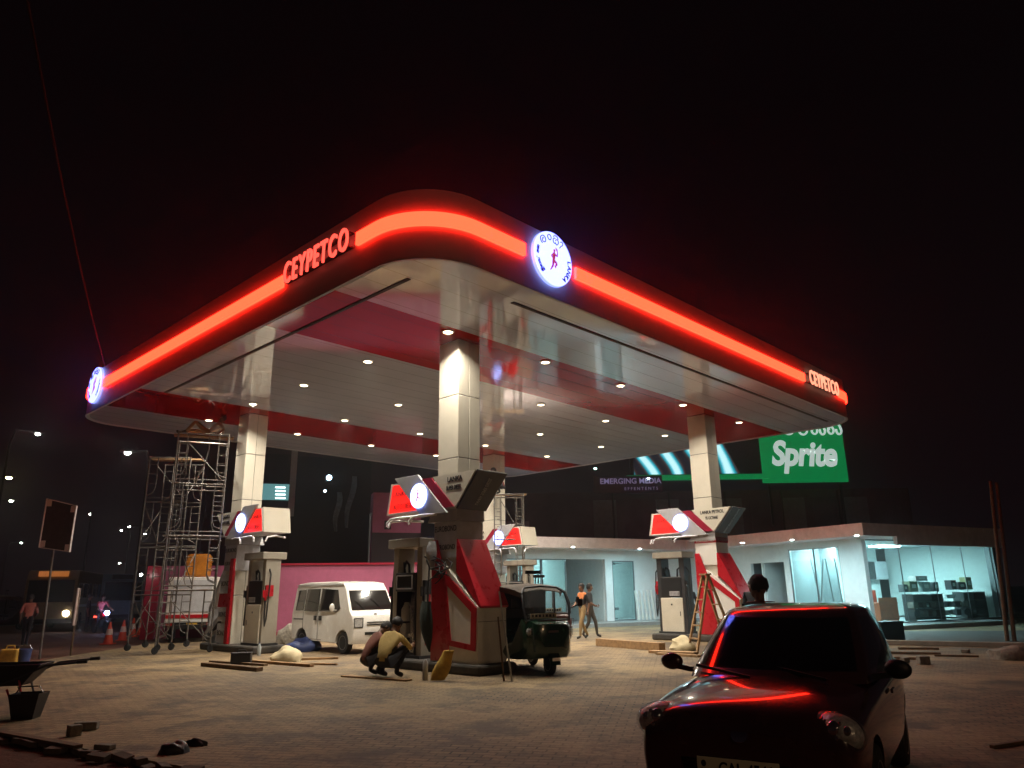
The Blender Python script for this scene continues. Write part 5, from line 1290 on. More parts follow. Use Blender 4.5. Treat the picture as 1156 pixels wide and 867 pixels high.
b = MB(); [b.box((0, 0, z), (0.84, 0.62, 0.03)) for z in (0.28, 0.56)]; b.build('moulded_rib', M_ORANGE, t)

# ---- buses on the road
def bus(lab, loc, rz, paint, L, sign_m, lamp):
    t = thing('bus', lab, 'bus', loc, rz); W_, Hh = 2.3, 2.95
    b = MB(); prof = [(-L / 2, 0.45), (-L / 2, 2.6), (-L / 2 + 0.2, Hh), (L / 2 - 0.35, Hh), (L / 2 - 0.05, 2.5), (L / 2, 1.3), (L / 2, 0.4)]
    b.prism(prof, (0, W_ / 2, 0), (1, 0, 0), (0, 0, 1), W_); b.build('body', paint, t, bevel=0.08, segs=2)
    for sy in (-1, 1):
        k = int(L // 1.3)
        for i in range(k):
            x = -L / 2 + 0.5 + i * (L - 1.2) / (k - 1) * 0.95
            b = MB(); b.box((x + 0.2, sy * (W_ / 2 + 0.004), 1.95), (1.0, 0.02, 0.72)); b.build('side_window', M_VANGLASS, t, bevel=0.01)
        for x in (-L / 2 + 2.0, L / 2 - 1.7): wheel(t, (x, sy * (W_ / 2 - 0.12), 0.45), 0.45, 0.26)
        b = MB(); b.box((0, sy * (W_ / 2 + 0.004), 1.2), (L - 0.6, 0.02, 0.12)); b.build('side_stripe', M_GPANEL, t)
        b = MB(); b.lathe([(0.14, 0), (0.14, 0.03)], 14, Matrix.Translation((L / 2 + 0.002, sy * 0.8, 0.85)) @ Matrix.Rotation(PI / 2, 4, 'Y')); b.build('headlamp', M_WHITELAMP if (lamp and sy > 0) else M_HEADL, t)
    b = MB(); q = [(L / 2 + 0.012, -1.0, 1.4), (L / 2 + 0.012, 1.0, 1.4), (L / 2 - 0.03, 1.0, 2.45), (L / 2 - 0.03, -1.0, 2.45)]
    b.add(q + [(x - 0.05, y, z) for x, y, z in q], [(0, 1, 2, 3), (7, 6, 5, 4), (0, 4, 5, 1), (1, 5, 6, 2), (2, 6, 7, 3), (3, 7, 4, 0)]); b.build('windscreen', M_VANGLASS, t)
    b = MB(); b.box((L / 2 - 0.15, 0, 2.76), (0.24, 1.3, 0.26)); b.build('destination_box', sign_m, t, bevel=0.02)
    b = MB(); b.box((L / 2 + 0.03, 0, 0.5), (0.1, 2.2, 0.2)); b.build('bumper', M_TRIM, t)
    return t
M_BUSY = mat('bus_tan_paint', (0.20, 0.14, 0.06), 0.4, var=0.1); M_BUSB = mat('bus_blue_paint', (0.16, 0.22, 0.27), 0.35, var=0.1)
M_ORSIGN = emit('orange_destination', (1.0, 0.30, 0.04), 0.30)
p = atd(42, 700, 38)
bus('tan bus with an orange destination box and one bright headlamp', (p.x - 1.0, 42, -0.06), math.radians(-70), M_BUSY, 8.5, M_ORSIGN, True)
p = atd(104, 690, 48)
bus('pale blue bus queued behind the tan bus', (p.x, 49.5, -0.06), math.radians(-52), M_BUSB, 9.5, M_TRIM, False)

# ---- motorbike (a rider is placed on it below)
def motorbike(loc, rz, lab):
    t = thing('motorbike', lab, 'motorbike', loc, rz)
    for x in (0.62, -0.60):
        R = Matrix.Translation((x, 0, 0.29)) @ Matrix.Rotation(PI / 2, 4, 'X')
        b = MB(); b.lathe([(0.22, -0.04), (0.28, -0.045), (0.29, 0), (0.28, 0.045), (0.22, 0.04)], 20, R); w1 = b.build('tyre', M_TYRE, t, smooth=40)
        b = MB(); [b.bar((x, 0, 0.29), (x + 0.23 * math.cos(a), 0, 0.29 + 0.23 * math.sin(a)), 0.02, 0.02) for a in [k * PI / 4 for k in range(8)]]; b.build('spokes', M_STEEL, w1)
    b = MB(); b.tube([(0.62, 0, 0.29), (0.48, 0, 0.75), (0.42, 0, 0.98)], 0.035); b.tube([(0.46, 0, 0.75), (-0.1, 0, 0.62), (-0.60, 0, 0.32)], 0.04); b.box((0.0, 0, 0.42), (0.45, 0.26, 0.3)); b.build('frame', M_TRIM, t, smooth=50)
    b = MB(); b.ell((0.15, 0, 0.80), (0.26, 0.14, 0.13)); b.build('fuel_tank', M_REDPANEL, t, smooth=60)
    b = MB(); b.box((-0.32, 0, 0.80), (0.62, 0.24, 0.09)); b.build('seat', M_BLACK, t, bevel=0.03)
    b = MB(); b.tube([(0.40, -0.32, 1.02), (0.42, 0, 1.0), (0.40, 0.32, 1.02)], 0.018); b.build('handlebar', M_TRIM, t)
    b = MB(); b.lathe([(0.09, 0), (0.10, 0.08)], 14, Matrix.Translation((0.50, 0, 0.90)) @ Matrix.Rotation(PI / 2, 4, 'Y')); b.build('headlamp', M_BLUEHEAD, t, smooth=40)
    b = MB(); b.box((-0.68, 0, 0.72), (0.05, 0.14, 0.08)); b.build('tail_lamp', M_REDLAMP, t)
    return t
MBK = Vector((-19.3, 36.0, -0.06)); MBR = math.radians(-40)
motorbike(MBK, MBR, 'motorbike with a bluish headlamp carrying a rider in pink')
# ------------------------------------------------------------------ people
M_SKIN = mat('brown_skin', (0.17, 0.085, 0.05), 0.55, var=0.08)
M_HAIR = mat('black_hair', (0.010, 0.008, 0.008), 0.6, var=0.3, scale=60, bump=0.5, bscale=120)
M_EYE = mat('eye', (0.5, 0.48, 0.45), 0.3)
STAND = dict(pelvis=(0, 0, .95), belly=(0, 0, 1.08), chest=(0.0, 0, 1.28), neck=(0.0, 0, 1.46), head=(0.02, 0, 1.60),
             shL=(0, .17, 1.40), elL=(-.03, .24, 1.12), wrL=(.05, .25, .88), haL=(.07, .25, .80),
             hipL=(0, .09, .92), knL=(.03, .10, .50), anL=(-.02, .10, .09), toL=(.12, .12, .04))
for k in list(STAND):
    if k.endswith('L'): x, y, z = STAND[k]; STAND[k[:-1] + 'R'] = (x, -y, z)
SQUAT = dict(pelvis=(-.12, 0, .25), belly=(-.08, 0, .38), chest=(.04, 0, .56), neck=(.13, 0, .73), head=(.22, 0, .84),
             shL=(.10, .17, .67), elL=(.30, .25, .47), wrL=(.50, .14, .50), haL=(.58, .12, .52),
             hipL=(-.10, .10, .25), knL=(.27, .20, .53), anL=(.04, .15, .10), toL=(.20, .17, .04))
RIDE = dict(pelvis=(-.25, 0, .92), belly=(-.22, 0, 1.05), chest=(-.15, 0, 1.25), neck=(-.10, 0, 1.43), head=(-.06, 0, 1.57),
            shL=(-.11, .17, 1.38), elL=(.08, .26, 1.16), wrL=(.36, .30, 1.05), haL=(.42, .30, 1.04),
            hipL=(-.22, .10, .92), knL=(.15, .20, .76), anL=(.02, .18, .38), toL=(.16, .20, .33))
LOUNGE = dict(pelvis=(0, 0, .13), belly=(-.10, 0, .20), chest=(-.28, 0, .33), neck=(-.40, 0, .47), head=(-.44, 0, .62),
              shL=(-.36, .17, .44), elL=(-.52, .26, .22), wrL=(-.38, .32, .07), haL=(-.32, .34, .05),
              hipL=(.03, .09, .13), knL=(.40, .13, .46), anL=(.66, .12, .11), toL=(.80, .14, .06),
              hipR=(.03, -.09, .13), knR=(.46, -.12, .20), anR=(.88, -.12, .09), toR=(.97, -.13, .17))
def mirror_pose(p):
    q = dict(p)
    for k in list(p):
        if k.endswith('L') and k[:-1] + 'R' not in p: x, y, z = p[k]; q[k[:-1] + 'R'] = (x, -y, z)
    return q
BONES = [('pelvis', 'belly', 'shirt'), ('belly', 'chest', 'shirt'), ('chest', 'neck', 'shirt'), ('neck', 'head', 'skin'),
         ('chest', 'shL', 'shirt'), ('shL', 'elL', 'sleeve'), ('elL', 'wrL', 'skin'), ('wrL', 'haL', 'skin'),
         ('chest', 'shR', 'shirt'), ('shR', 'elR', 'sleeve'), ('elR', 'wrR', 'skin'), ('wrR', 'haR', 'skin'),
         ('pelvis', 'hipL', 'legs'), ('hipL', 'knL', 'legs'), ('knL', 'anL', 'legs'), ('anL', 'toL', 'shoe'),
         ('pelvis', 'hipR', 'legs'), ('hipR', 'knR', 'legs'), ('knR', 'anR', 'legs'), ('anR', 'toR', 'shoe')]
RAD = dict(pelvis=.135, belly=.125, chest=.145, neck=.055, head=.075, sh=.068, el=.046, wr=.030, ha=.034, hip=.095, kn=.064, an=.045, to=.040)
def person(lab, loc, rz, pose, shirt, legs, shoe=(0.02, 0.015, 0.012), skin=None, hair=True, hair_size=1.0, scale=1.0, long_sleeve=False, head_yaw=0.0, vest=None):
    pose = mirror_pose(pose)
    names = list(pose); idx = {n: i for i, n in enumerate(names)}
    me = bpy.data.meshes.new('person')
    me.from_pydata([pose[n] for n in names], [(idx[a], idx[b]) for a, b, _ in BONES], [])
    o = bpy.data.objects.new('person', me); COL.objects.link(o)
    md = o.modifiers.new('skin', 'SKIN'); md.use_smooth_shade = True
    lay = me.skin_vertices[0].data if me.skin_vertices else None
    if lay is None:
        me.attributes  # skin layer is created with the modifier in most cases
        bm = bmesh.new(); bm.from_mesh(me); bm.verts.layers.skin.verify(); bm.to_mesh(me); bm.free(); lay = me.skin_vertices[0].data
    for n in names:
        r = RAD.get(n) or RAD[n[:-1]]
        lay[idx[n]].radius = (r, r); lay[idx[n]].use_root = (n == 'pelvis')
    sd = o.modifiers.new('sub', 'SUBSURF'); sd.levels = 2; sd.render_levels = 2
    bake(o); me = o.data
    base = skin or (0.17, 0.085, 0.05)
    ms = [mat('shirt_cloth', shirt, 0.8, bump=0.4, bscale=14), mat('trouser_cloth', legs, 0.85, bump=0.4, bscale=12), mat('skin', base, 0.5, var=0.06), mat('shoe', shoe, 0.6)]
    if vest: ms.append(mat('vest_cloth', vest, 0.7, var=0.05))
    me.materials.clear()
    for m in ms: me.materials.append(m)
    segs = [(Vector(pose[a]), Vector(pose[b]), k) for a, b, k in BONES]
    def near(c):
        best = None
        for a, d, k in segs:
            v = d - a; t = max(0, min(1, (c - a).dot(v) / max(v.length_squared, 1e-9))); dist = (c - (a + v * t)).length
            if best is None or dist < best[0]: best = (dist, k)
        return best[1]
    KI = {'shirt': 0, 'sleeve': 0, 'legs': 1, 'skin': 2, 'shoe': 3}
    nk = Vector(pose['neck']); hdv = Vector(pose['head'])
    for p in me.polygons:
        k = near(p.center)
        if k == 'skin' and long_sleeve and (p.center - nk).length > 0.22 and (p.center - hdv).length > 0.25 and min((p.center - Vector(pose['haL'])).length, (p.center - Vector(pose['haR'])).length) > 0.10: k = 'shirt'
        p.material_index = KI[k]
        if vest and k == 'shirt' and p.center.z > pose['chest'][2] - 0.02: p.material_index = 4
        p.use_smooth = True
    # head, ears, nose, palms and fingers grown into the same mesh
    bm = bmesh.new(); bm.from_mesh(me)
    h = Vector(pose['head']); up = (h - Vector(pose['neck'])).normalized()
    fwd = Vector((1, 0, 0)); fwd = (fwd - up * fwd.dot(up)).normalized(); fwd = Matrix.Rotation(head_yaw, 3, up) @ fwd; side = up.cross(fwd)
    Mh = Matrix((fwd, side, up)).transposed().to_4x4(); Mh.translation = h + up * 0.02
    mb = MB()
    mb.ell((0.0, 0, 0.0), (.096, .076, .115), 18, 12, 2, Mh)
    mb.ell((0.045, 0, -0.065), (.050, .050, .055), 12, 8, 2, Mh)
    mb.ell((.100, 0, -0.015), (.018, .014, .026), 8, 6, 2, Mh)
    for s in (-1, 1): mb.ell((-.005, s * .078, -0.005), (.018, .012, .030), 8, 6, 2, Mh)
    mb.ell((.090, 0, -0.062), (.010, .024, .008), 8, 6, 2, Mh)
    for s in ('L', 'R'):
        w_, q = Vector(pose['wr' + s]), Vector(pose['ha' + s]); d = (q - w_).normalized(); sg = 1 if s == 'L' else -1
        ac = d.cross(Vector((0, 1, 0)));
        if ac.length < 0.2: ac = d.cross(Vector((0, 0, 1)))
        ac.normalize(); nrm = d.cross(ac)
        for k, ln in enumerate((.062, .075, .070, .055)):
            a = q + ac * (k - 1.5) * 0.019 + d * 0.02; m1 = a + d * ln * 0.55; e = m1 + (d * 0.6 - nrm * 0.5 * (1 if nrm.y * sg > 0 else -1)).normalized() * ln * 0.5
            mb.tube([a, m1, e], [.010, .009, .007], 6, 2)
        mb.tube([q - ac * 0.025 - d * .02, q - ac * 0.055 + d * 0.01, q - ac * 0.055 + d * 0.045], [.012, .010, .008], 6, 2)
    nb = len(bm.verts)
    vv = [bm.verts.new(p) for p in mb.v]
    for f, mi in zip(mb.f, mb.m):
        ff = bm.faces.new([vv[i] for i in f]); ff.material_index = mi; ff.smooth = True
    bm.to_mesh(me); bm.free()
    if hair:
        b = MB(); b.ell((-0.014, 0, 0.022 + 0.04 * (hair_size - 1)), (.104 * hair_size, .088 * (1 + (hair_size - 1) * 1.4), .112 * hair_size), 18, 12, 0, Mh)
        hr = random.Random(len(lab))
        for v in b.v:
            dlt = v - Mh.translation; v += dlt * hr.uniform(-0.07, 0.10)
        # open the face side
        keep = []
        inv = Mh.inverted()
        for f in b.f:
            c = sum((b.v[i] for i in f), Vector()) / len(f); l = inv @ c
            if l.x > 0.035 and l.z < 0.060: continue
            if l.z < -0.05 : continue
            keep.append(f)
        b.f = keep; b.m = [0] * len(keep)
        ho = b.build('hair', M_HAIR, o, smooth=80)
    b = MB()
    for s in (-1, 1): b.ell((.088, s * .032, 0.012), (.010, .013, .009), 8, 6, 0, Mh)
    b.build('eye', M_EYE, o, smooth=60)
    o.location = loc; o.rotation_euler = (0, 0, rz); o.scale = (scale,) * 3
    tag(o, lab, 'person')
    return o
def pose(base, **kw): q = dict(base); q.update(kw); return q
# two men squatting at the open pump
p = at(437, 766); person('man in a pale yellow shirt squatting with his back turned at the open pump', p, math.radians(62), pose(SQUAT), (0.50, 0.36, 0.13), (0.02, 0.02, 0.025), scale=1.12)
p = at(419, 764); person('man in a reddish striped shirt squatting left of the man in yellow', p, math.radians(35), pose(SQUAT, head=(.24, 0, .80)), (0.20, 0.07, 0.05), (0.025, 0.02, 0.02), scale=1.08, head_yaw=-0.5)
# two men walking past the shop
walk = pose(STAND, knL=(.16, .10, .52), anL=(.20, .10, .10), toL=(.34, .11, .06), knR=(-.02, -.10, .50), anR=(-.24, -.10, .13), toR=(-.12, -.11, .05), elL=(-.12, .22, 1.13), wrL=(-.06, .22, .90), haL=(-.03, .22, .83), elR=(.08, -.24, 1.13), wrR=(.24, -.16, 1.02), haR=(.30, -.12, 1.03))
p = at(659, 722); person('man in a black shirt with orange shoulders and khaki trousers walking past the shop', p, math.radians(-150), walk, (0.015, 0.014, 0.016), (0.28, 0.19, 0.09), vest=(0.62, 0.20, 0.06), scale=1.02)
p = at(667, 720.5); person('man in dark clothes walking half behind the man in khaki trousers', p, math.radians(-20), walk, (0.03, 0.028, 0.03), (0.07, 0.06, 0.05), scale=1.02)
# man behind the dark car
person('man with thick dark hair standing right behind the dark car', Vector((2.85, 8.95, 0.0)), math.radians(100), pose(STAND), (0.12, 0.04, 0.03), (0.03, 0.03, 0.035), scale=0.96, head_yaw=0.6, hair_size=1.14)
p = Vector((7.05, 23.0, 0)); p = atd(852, 700, 20.5); person('dark dressed person standing far behind the dark car before the shop doorway', (p.x, 20.5, 0), math.radians(-120), pose(STAND), (0.015, 0.015, 0.02), (0.015, 0.015, 0.02), scale=1.0)
p = at(782, 716); person('dark dressed person standing between the black pump and the red winged casing', p, math.radians(-80), pose(STAND), (0.02, 0.022, 0.03), (0.02, 0.02, 0.025))
# walker at the far left
p = at(27, 728); person('man in a pink shirt and dark trousers walking away at the left edge', (p.x, p.y, -0.07), math.radians(110), pose(walk), (0.62, 0.24, 0.20), (0.02, 0.02, 0.03), scale=1.0)
p = at(97, 707); person('dark dressed person standing on the road by the motorbike', (p.x * 0.86, p.y * 0.86, -0.06), math.radians(20), pose(STAND), (0.02, 0.02, 0.025), (0.02, 0.02, 0.025))
person('motorbike rider in a pink shirt with dark trousers', MBK, MBR, RIDE, (0.66, 0.14, 0.16), (0.02, 0.02, 0.03))
# ------------------------------------------------------------------ scaffold towers
def scaffold(lab, loc, rz, w_, d_, n, lh, wheels=True):
    t = thing('scaffold_tower', lab, 'scaffold', loc, rz)
    z0 = 0.22 if wheels else 0.03
    for y in (0, d_):
        for k in range(n):
            a = z0 + k * lh; c = a + lh; b = MB()
            for x in (0, w_): b.tube([(x, y, a), (x, y, c)], 0.024, 8)
            b.tube([(0, y, c - 0.03), (w_, y, c - 0.03)], 0.022, 8); b.tube([(0, y, a + 0.1), (0.0 + w_, y, a + 0.1)], 0.016, 6) if k else None
            for s in (0, 1):
                xi = 0.27 if s == 0 else w_ - 0.27; xo = 0 if s == 0 else w_
                b.tube([(xi, y, c - 0.05), (xi, y, a + 0.42), (xi + (xo - xi) * 0.25, y, a + 0.26), (xo, y, a + 0.16)], 0.016, 6)
                for zz in (0.55, 0.85, 1.15): 
                    if zz < lh - 0.1: b.tube([(xi, y, a + zz), (xo, y, a + zz)], 0.013, 6)
            b.build('frame', M_GALV, t, smooth=50)
    for x in (0, w_):
        for k in range(n):
            a = z0 + k * lh; b = MB()
            if (k + (x > 0)) % 2: continue
            b.tube([(x, 0, a + 0.2), (x, d_, a + lh - 0.15)], 0.013, 6); b.build('cross_brace', M_GALV, t)
            b = MB(); b.tube([(x + 0.02, d_, a + 0.2), (x + 0.02, 0, a + lh - 0.15)], 0.013, 6); b.build('cross_brace', M_GALV, t)
    # diagonal on the near face and the planks
    for k in (0, n - 1):
        a = z0 + k * lh; b = MB(); b.tube([(0.27, -0.03, a + lh - 0.3), (w_ - 0.1, -0.03, a + 0.1)], 0.014, 6); b.build('face_brace', M_GALV, t)
    for k in (n, n - 2):
        b = MB(); z = z0 + k * lh
        b.box((w_ / 2, d_ / 2, z + 0.02), (w_ + 0.3, 0.34, 0.04)); b.build('platform_plank', M_WOOD if k == n else M_GALV, t)
    if wheels:
        for x in (0, w_):
            for y in (0, d_):
                b = MB(); b.lathe([(0.09, -0.025), (0.10, 0), (0.09, 0.025)], 16, Matrix.Translation((x, y + 0.02, 0.10)) @ Matrix.Rotation(0.6, 4, 'Z') @ Matrix.Rotation(PI / 2, 4, 'X')); b.bar((x, y, 0.1), (x, y, 0.24), 0.06, 0.03); b.build('castor', M_RUBBER, t)
    else:
        for x in (0, w_):
            for y in (0, d_):
                b = MB(); b.box((x, y, 0.015), (0.14, 0.14, 0.03)); b.build('foot_plate', M_GALV, t)
    return t
a, c = at(174, 739), at(227, 736); d = c - a
s1 = scaffold('taller scaffold tower on castors with a man lounging on top, left of the left pump', a, math.atan2(d.y, d.x) * 0.6, 1.42, 1.5, 4, 1.52)
a2 = at(143, 735)
s2 = scaffold('lower scaffold tower on castors behind the taller one', a2, 0.10, 1.25, 1.4, 4, 1.40)
p = at(566, 718); s3 = scaffold('scaffold tower around the back column behind the near casing', (p.x - 0.25, 29.2, 0), 0.05, 1.15, 1.1, 3, 1.75, False)
R1 = Matrix.Rotation(s1.rotation_euler[2], 3, 'Z')
top1 = Vector(s1.location) + R1 @ Vector((0.78, 0.75, 0.22 + 4 * 1.52 + 0.045))
person('man in pale shirt lounging on top of the taller scaffold below the canopy', top1, s1.rotation_euler[2] + PI, LOUNGE, (0.45, 0.42, 0.42), (0.30, 0.17, 0.08), scale=0.92, head_yaw=0.4)
top3 = Vector((p.x - 0.25, 29.2, 0)) + Vector((0.2, 0.5, 0.03 + 3 * 1.75 + 0.045))
person('man in a dark red shirt crouching on the back scaffold beside the near column', top3, math.radians(160), SQUAT, (0.22, 0.03, 0.02), (0.02, 0.02, 0.03), scale=1.1)
b = MB(); b.tube([(0, 0, 0), (0.02, 0, -0.35), (-0.06, 0, -0.8), (-0.25, 0, -1.2), (-0.3, 0, -1.42)], 0.025, 8)
o = b.build('hanging_hose', M_GALV, smooth=60); o.location = Vector(s1.location) + R1 @ Vector((0.86, 0.6, 0.2 + 4 * 1.52)); tag(o, 'pale hose hanging inside the top of the taller scaffold', 'hose')

# ------------------------------------------------------------------ step ladder
lad = thing('step_ladder', 'wooden A-frame step ladder at the red winged casing behind the dark car', 'ladder', at(803, 735), math.radians(12))
def ladder_side(dx, rungs, name):
    b = MB()
    for y in (-0.22, 0.22): b.bar((dx, y * 1.25, 0), (0, y * 0.7, 1.92), 0.05, 0.07, up=(0, 1, 0))
    o = b.build(name, M_WOOD, lad)
    for k in range(rungs):
        f = (k + 1) / (rungs + 1.0); b = MB(); b.box((dx * (1 - f), 0, 1.92 * f), (0.09, 0.44 * (1.25 - 0.5 * f), 0.03)); b.build('rung', M_WOOD, o)
ladder_side(-0.52, 5, 'front_rails'); ladder_side(0.62, 4, 'rear_rails')
b = MB(); b.box((0, 0, 1.92), (0.16, 0.40, 0.04)); b.build('top_tread', M_WOOD, lad)

# ------------------------------------------------------------------ timber, sacks, tools on the paving
def plank(pa, pb, w_, h_, lab, m=M_WOODDK, z=0.0, group=None):
    a, c = at(*pa), at(*pb); mid = (a + c) / 2; d = c - a
    b = MB(); b.box((0, 0, h_ / 2), (d.length, w_, h_))
    o = b.build('plank', m, bevel=0.004); o.location = (mid.x, mid.y, 0.002 + z); o.rotation_euler = (0, 0, math.atan2(d.y, d.x)); return tag(o, lab, 'plank', group)
plank((230, 752), (293, 758), 0.16, 0.08, 'thick dark plank lying nearest the camera by the left pump')
plank((238, 748), (300, 752), 0.12, 0.05, 'thin dark plank just behind the thick one by the left pump')
plank((285, 748), (352, 753), 0.12, 0.06, 'brown plank running right from the black toolbox', M_WOOD)
plank((318, 746), (382, 744), 0.09, 0.05, 'long pale brown plank beside the cement sack', M_WOOD)
plank((330, 750), (380, 751), 0.08, 0.04, 'short pale brown plank in front of the cement sack', M_WOOD)
plank((388, 764), (462, 769), 0.16, 0.03, 'flat board under the squatting men', M_WOOD)
plank((676, 729), (748, 735), 0.22, 0.20, 'thick squared timber lying left of the black pump', M_WOOD)
plank((735, 737), (786, 739), 0.30, 0.06, 'flat timber lying before the black pump', M_WOOD)
plank((742, 739), (790, 742), 0.14, 0.05, 'narrow batten lying nearest before the black pump', M_WOOD)
plank((1003, 738), (1062, 739), 0.16, 0.05, 'dark board lying behind the right side of the dark car')
plank((1010, 744), (1040, 745), 0.10, 0.05, 'short dark batten just right of the dark car')
plank((1055, 741), (1105, 742), 0.06, 0.04, 'thin dark lath lying at the right before the shop')
plank((1014, 733), (1060, 733.5), 0.12, 0.05, 'dark board closest to the shop step')
plank((0, 829), (88, 845), 0.10, 0.035, 'long dark strip lying along the paving edge')
plank((1120, 845), (1165, 838), 0.05, 0.03, 'thin dark stick lying at the right picture edge')
def lump(name, lab, cat, loc, size, m, seed, n=1):
    rnd = random.Random(seed); b = MB()
    b.ell((0, 0, 0), (1, 1, 1), 20, 12)
    ph = [rnd.uniform(0, 6.28) for _ in range(6)]
    for v in b.v:
        f = 1 + 0.16 * math.sin(3.1 * v.x + ph[0] + 2 * v.y) + 0.14 * math.sin(4.7 * v.y + ph[1]) + 0.10 * math.sin(7.3 * v.x + 5 * v.z + ph[2])
        v.x *= f * size[0]; v.y *= f * size[1]; v.z = max(-0.25, v.z * f) * size[2] + 0.25 * size[2]
    o = b.build(name, m, smooth=50); o.location = loc; return tag(o, lab, cat)
M_SACK = mat('cement_sack', (0.52, 0.44, 0.28), 0.9, var=0.15, bump=0.5, bscale=9)
M_BLUET = mat('blue_tarpaulin', (0.03, 0.05, 0.16), 0.5, var=0.2, bump=0.6, bscale=6)
M_RUBBLE = mat('grey_rubble', (0.20, 0.18, 0.15), 0.95, var=0.35, scale=12, bump=1.0, bscale=12)
lump('cement_sack', 'slumped cream cement sack among the planks before the white van', 'sack', at(323, 748), (0.42, 0.3, 0.26), M_SACK, 1)
lump('tarpaulin_heap', 'crumpled blue tarpaulin heap beside the left pump', 'tarpaulin', at(340, 735), (0.48, 0.4, 0.28), M_BLUET, 2)
lump('rubble_heap', 'low grey rubble heap behind the blue tarpaulin', 'rubble', at(326, 727), (0.5, 0.5, 0.42), M_RUBBLE, 3)
lump('sand_heap', 'small pale sand heap on the timbers before the black pump', 'sand', at(772, 734), (0.35, 0.3, 0.24), M_SACK, 4)
lump('rubble_heap', 'dark rubble lump at the right picture edge before the shop', 'rubble', at(1148, 744), (0.5, 0.35, 0.22), M_RUBBLE, 5)
lump('dark_cloth', 'crumpled dark cloth lying on the paving in the lower left', 'cloth', at(196, 850), (0.13, 0.09, 0.09), M_BLACK, 6)
lump('dark_cloth', 'thin dark leaf like scrap right of the crumpled cloth', 'cloth', at(222, 842), (0.13, 0.04, 0.05), M_BLACK, 7)
t = thing('toolbox', 'black toolbox with a handle standing on the planks by the left pump', 'toolbox', at(272, 750), 0.15)
b = MB(); b.box((0, 0, 0.13), (0.45, 0.24, 0.22)); b.build('case', M_BLACK, t, bevel=0.02)
b = MB(); b.box((0, 0, 0.25), (0.46, 0.25, 0.03)); b.build('lid', M_DARKMET, t, bevel=0.01)
b = MB(); b.tube([(-0.1, 0, 0.26), (-0.08, 0, 0.32), (0.08, 0, 0.32), (0.1, 0, 0.26)], 0.014); b.build('handle', M_BLACK, t)
M_BOTTLE = mat('bottle_plastic', (0.42, 0.46, 0.48), 0.15, coat=0.5)
t = thing('water_bottle', 'clear water bottle standing behind the planks at the left pump', 'bottle', at(292, 740), 0)
b = MB(); b.lathe([(0.05, 0), (0.055, 0.02), (0.055, 0.2), (0.03, 0.27), (0.018, 0.3)], 14); b.build('bottle_body', M_BOTTLE, t, smooth=40)
b = MB(); b.lathe([(0.02, 0.3), (0.02, 0.33)], 10); b.build('cap', M_BLUET, t)
# bits on the near island
M_YEL = mat('yellow_sack', (0.50, 0.30, 0.05), 0.75, var=0.3, bump=0.5, bscale=18)
b = MB()
rings = []
for k in range(7):
    f = k / 6; z = 0.02 + 0.50 * f; s = 0.13 + 0.03 * math.sin(5 * f); rings.append([(0.20 * f + s * math.cos(a), 0.6 * s * math.sin(a), z) for a in [2 * PI * j / 12 for j in range(12)]])
b.loft(rings); o = b.build('yellow_bag', M_YEL, smooth=50); o.location = at(494, 769); o.rotation_euler = (0, 0, 0.2); tag(o, 'stuffed yellow bag leaning against the near casing', 'bag')
b = MB(); b.lathe([(0.045, 0), (0.05, 0.02), (0.05, 0.3), (0.02, 0.36)], 12); o = b.build('steel_canister', M_GPANEL, smooth=40); o.location = at(480, 768); tag(o, 'small grey canister standing left of the yellow bag', 'canister')
RNG = math.atan2(EL.y, EL.x)
def island_pt(idx, flip, a, bb, z):
    D = EL * (-1 if flip else 1); return CG[idx] + D * a + (-ER) * bb + Vector((0, 0, z))
b = MB(); rings = []
for k in range(9):
    f = k / 8; z = 1.15 - 1.0 * f; s = 0.05 + 0.17 * math.sin(PI * min(1, 0.15 + f * 0.85)); rings.append([(s * math.cos(a) + 0.12 * f, 0.5 * s * math.sin(a) * (1 + 0.3 * math.sin(3 * a)), z) for a in [2 * PI * j / 12 for j in range(12)]])
b.loft(rings); o = b.build('draped_cloth', mat('dark_green_cloth', (0.02, 0.03, 0.025), 0.85, var=0.3, bump=0.6, bscale=10), smooth=60); o.location = island_pt(0, False, 0.52, 0.42, 0.22); o.rotation_euler = (0, 0, -0.5); tag(o, 'dark green cloth bundle hung between the pump and the casing', 'cloth')
M_PLAST = mat('clear_plastic_wrap', (0.34, 0.34, 0.36), 0.25, var=0.3, bump=0.8, bscale=10)
b = MB(); rings = []
for k in range(6):
    f = k / 5; z = 0.55 * (1 - f); s = 0.10 + 0.06 * math.sin(4 * f); rings.append([(s * math.cos(a), 0.4 * s * math.sin(a), z) for a in [2 * PI * j / 10 for j in range(10)]])
b.loft(rings); o = b.build('plastic_wrap', M_PLAST, smooth=60); o.location = island_pt(0, False, 0.30, 0.44, 2.05); tag(o, 'torn clear plastic wrap hanging from the near column', 'plastic wrap')
b = MB(); b.bar((0, 0, 0), (-0.22, 0.10, 1.55), 0.16, 0.03); o = b.build('leaning_board', M_GPANEL); o.location = at(578, 769); tag(o, 'grey board leaning upright against the end of the near casing', 'board')
b = MB(); b.bar((0, 0, 0), (-0.10, 0.10, 1.1), 0.14, 0.03); o = b.build('leaning_board', M_WOODDK); o.location = at(569, 769); tag(o, 'shorter brown board leaning beside the grey one at the near casing', 'board')
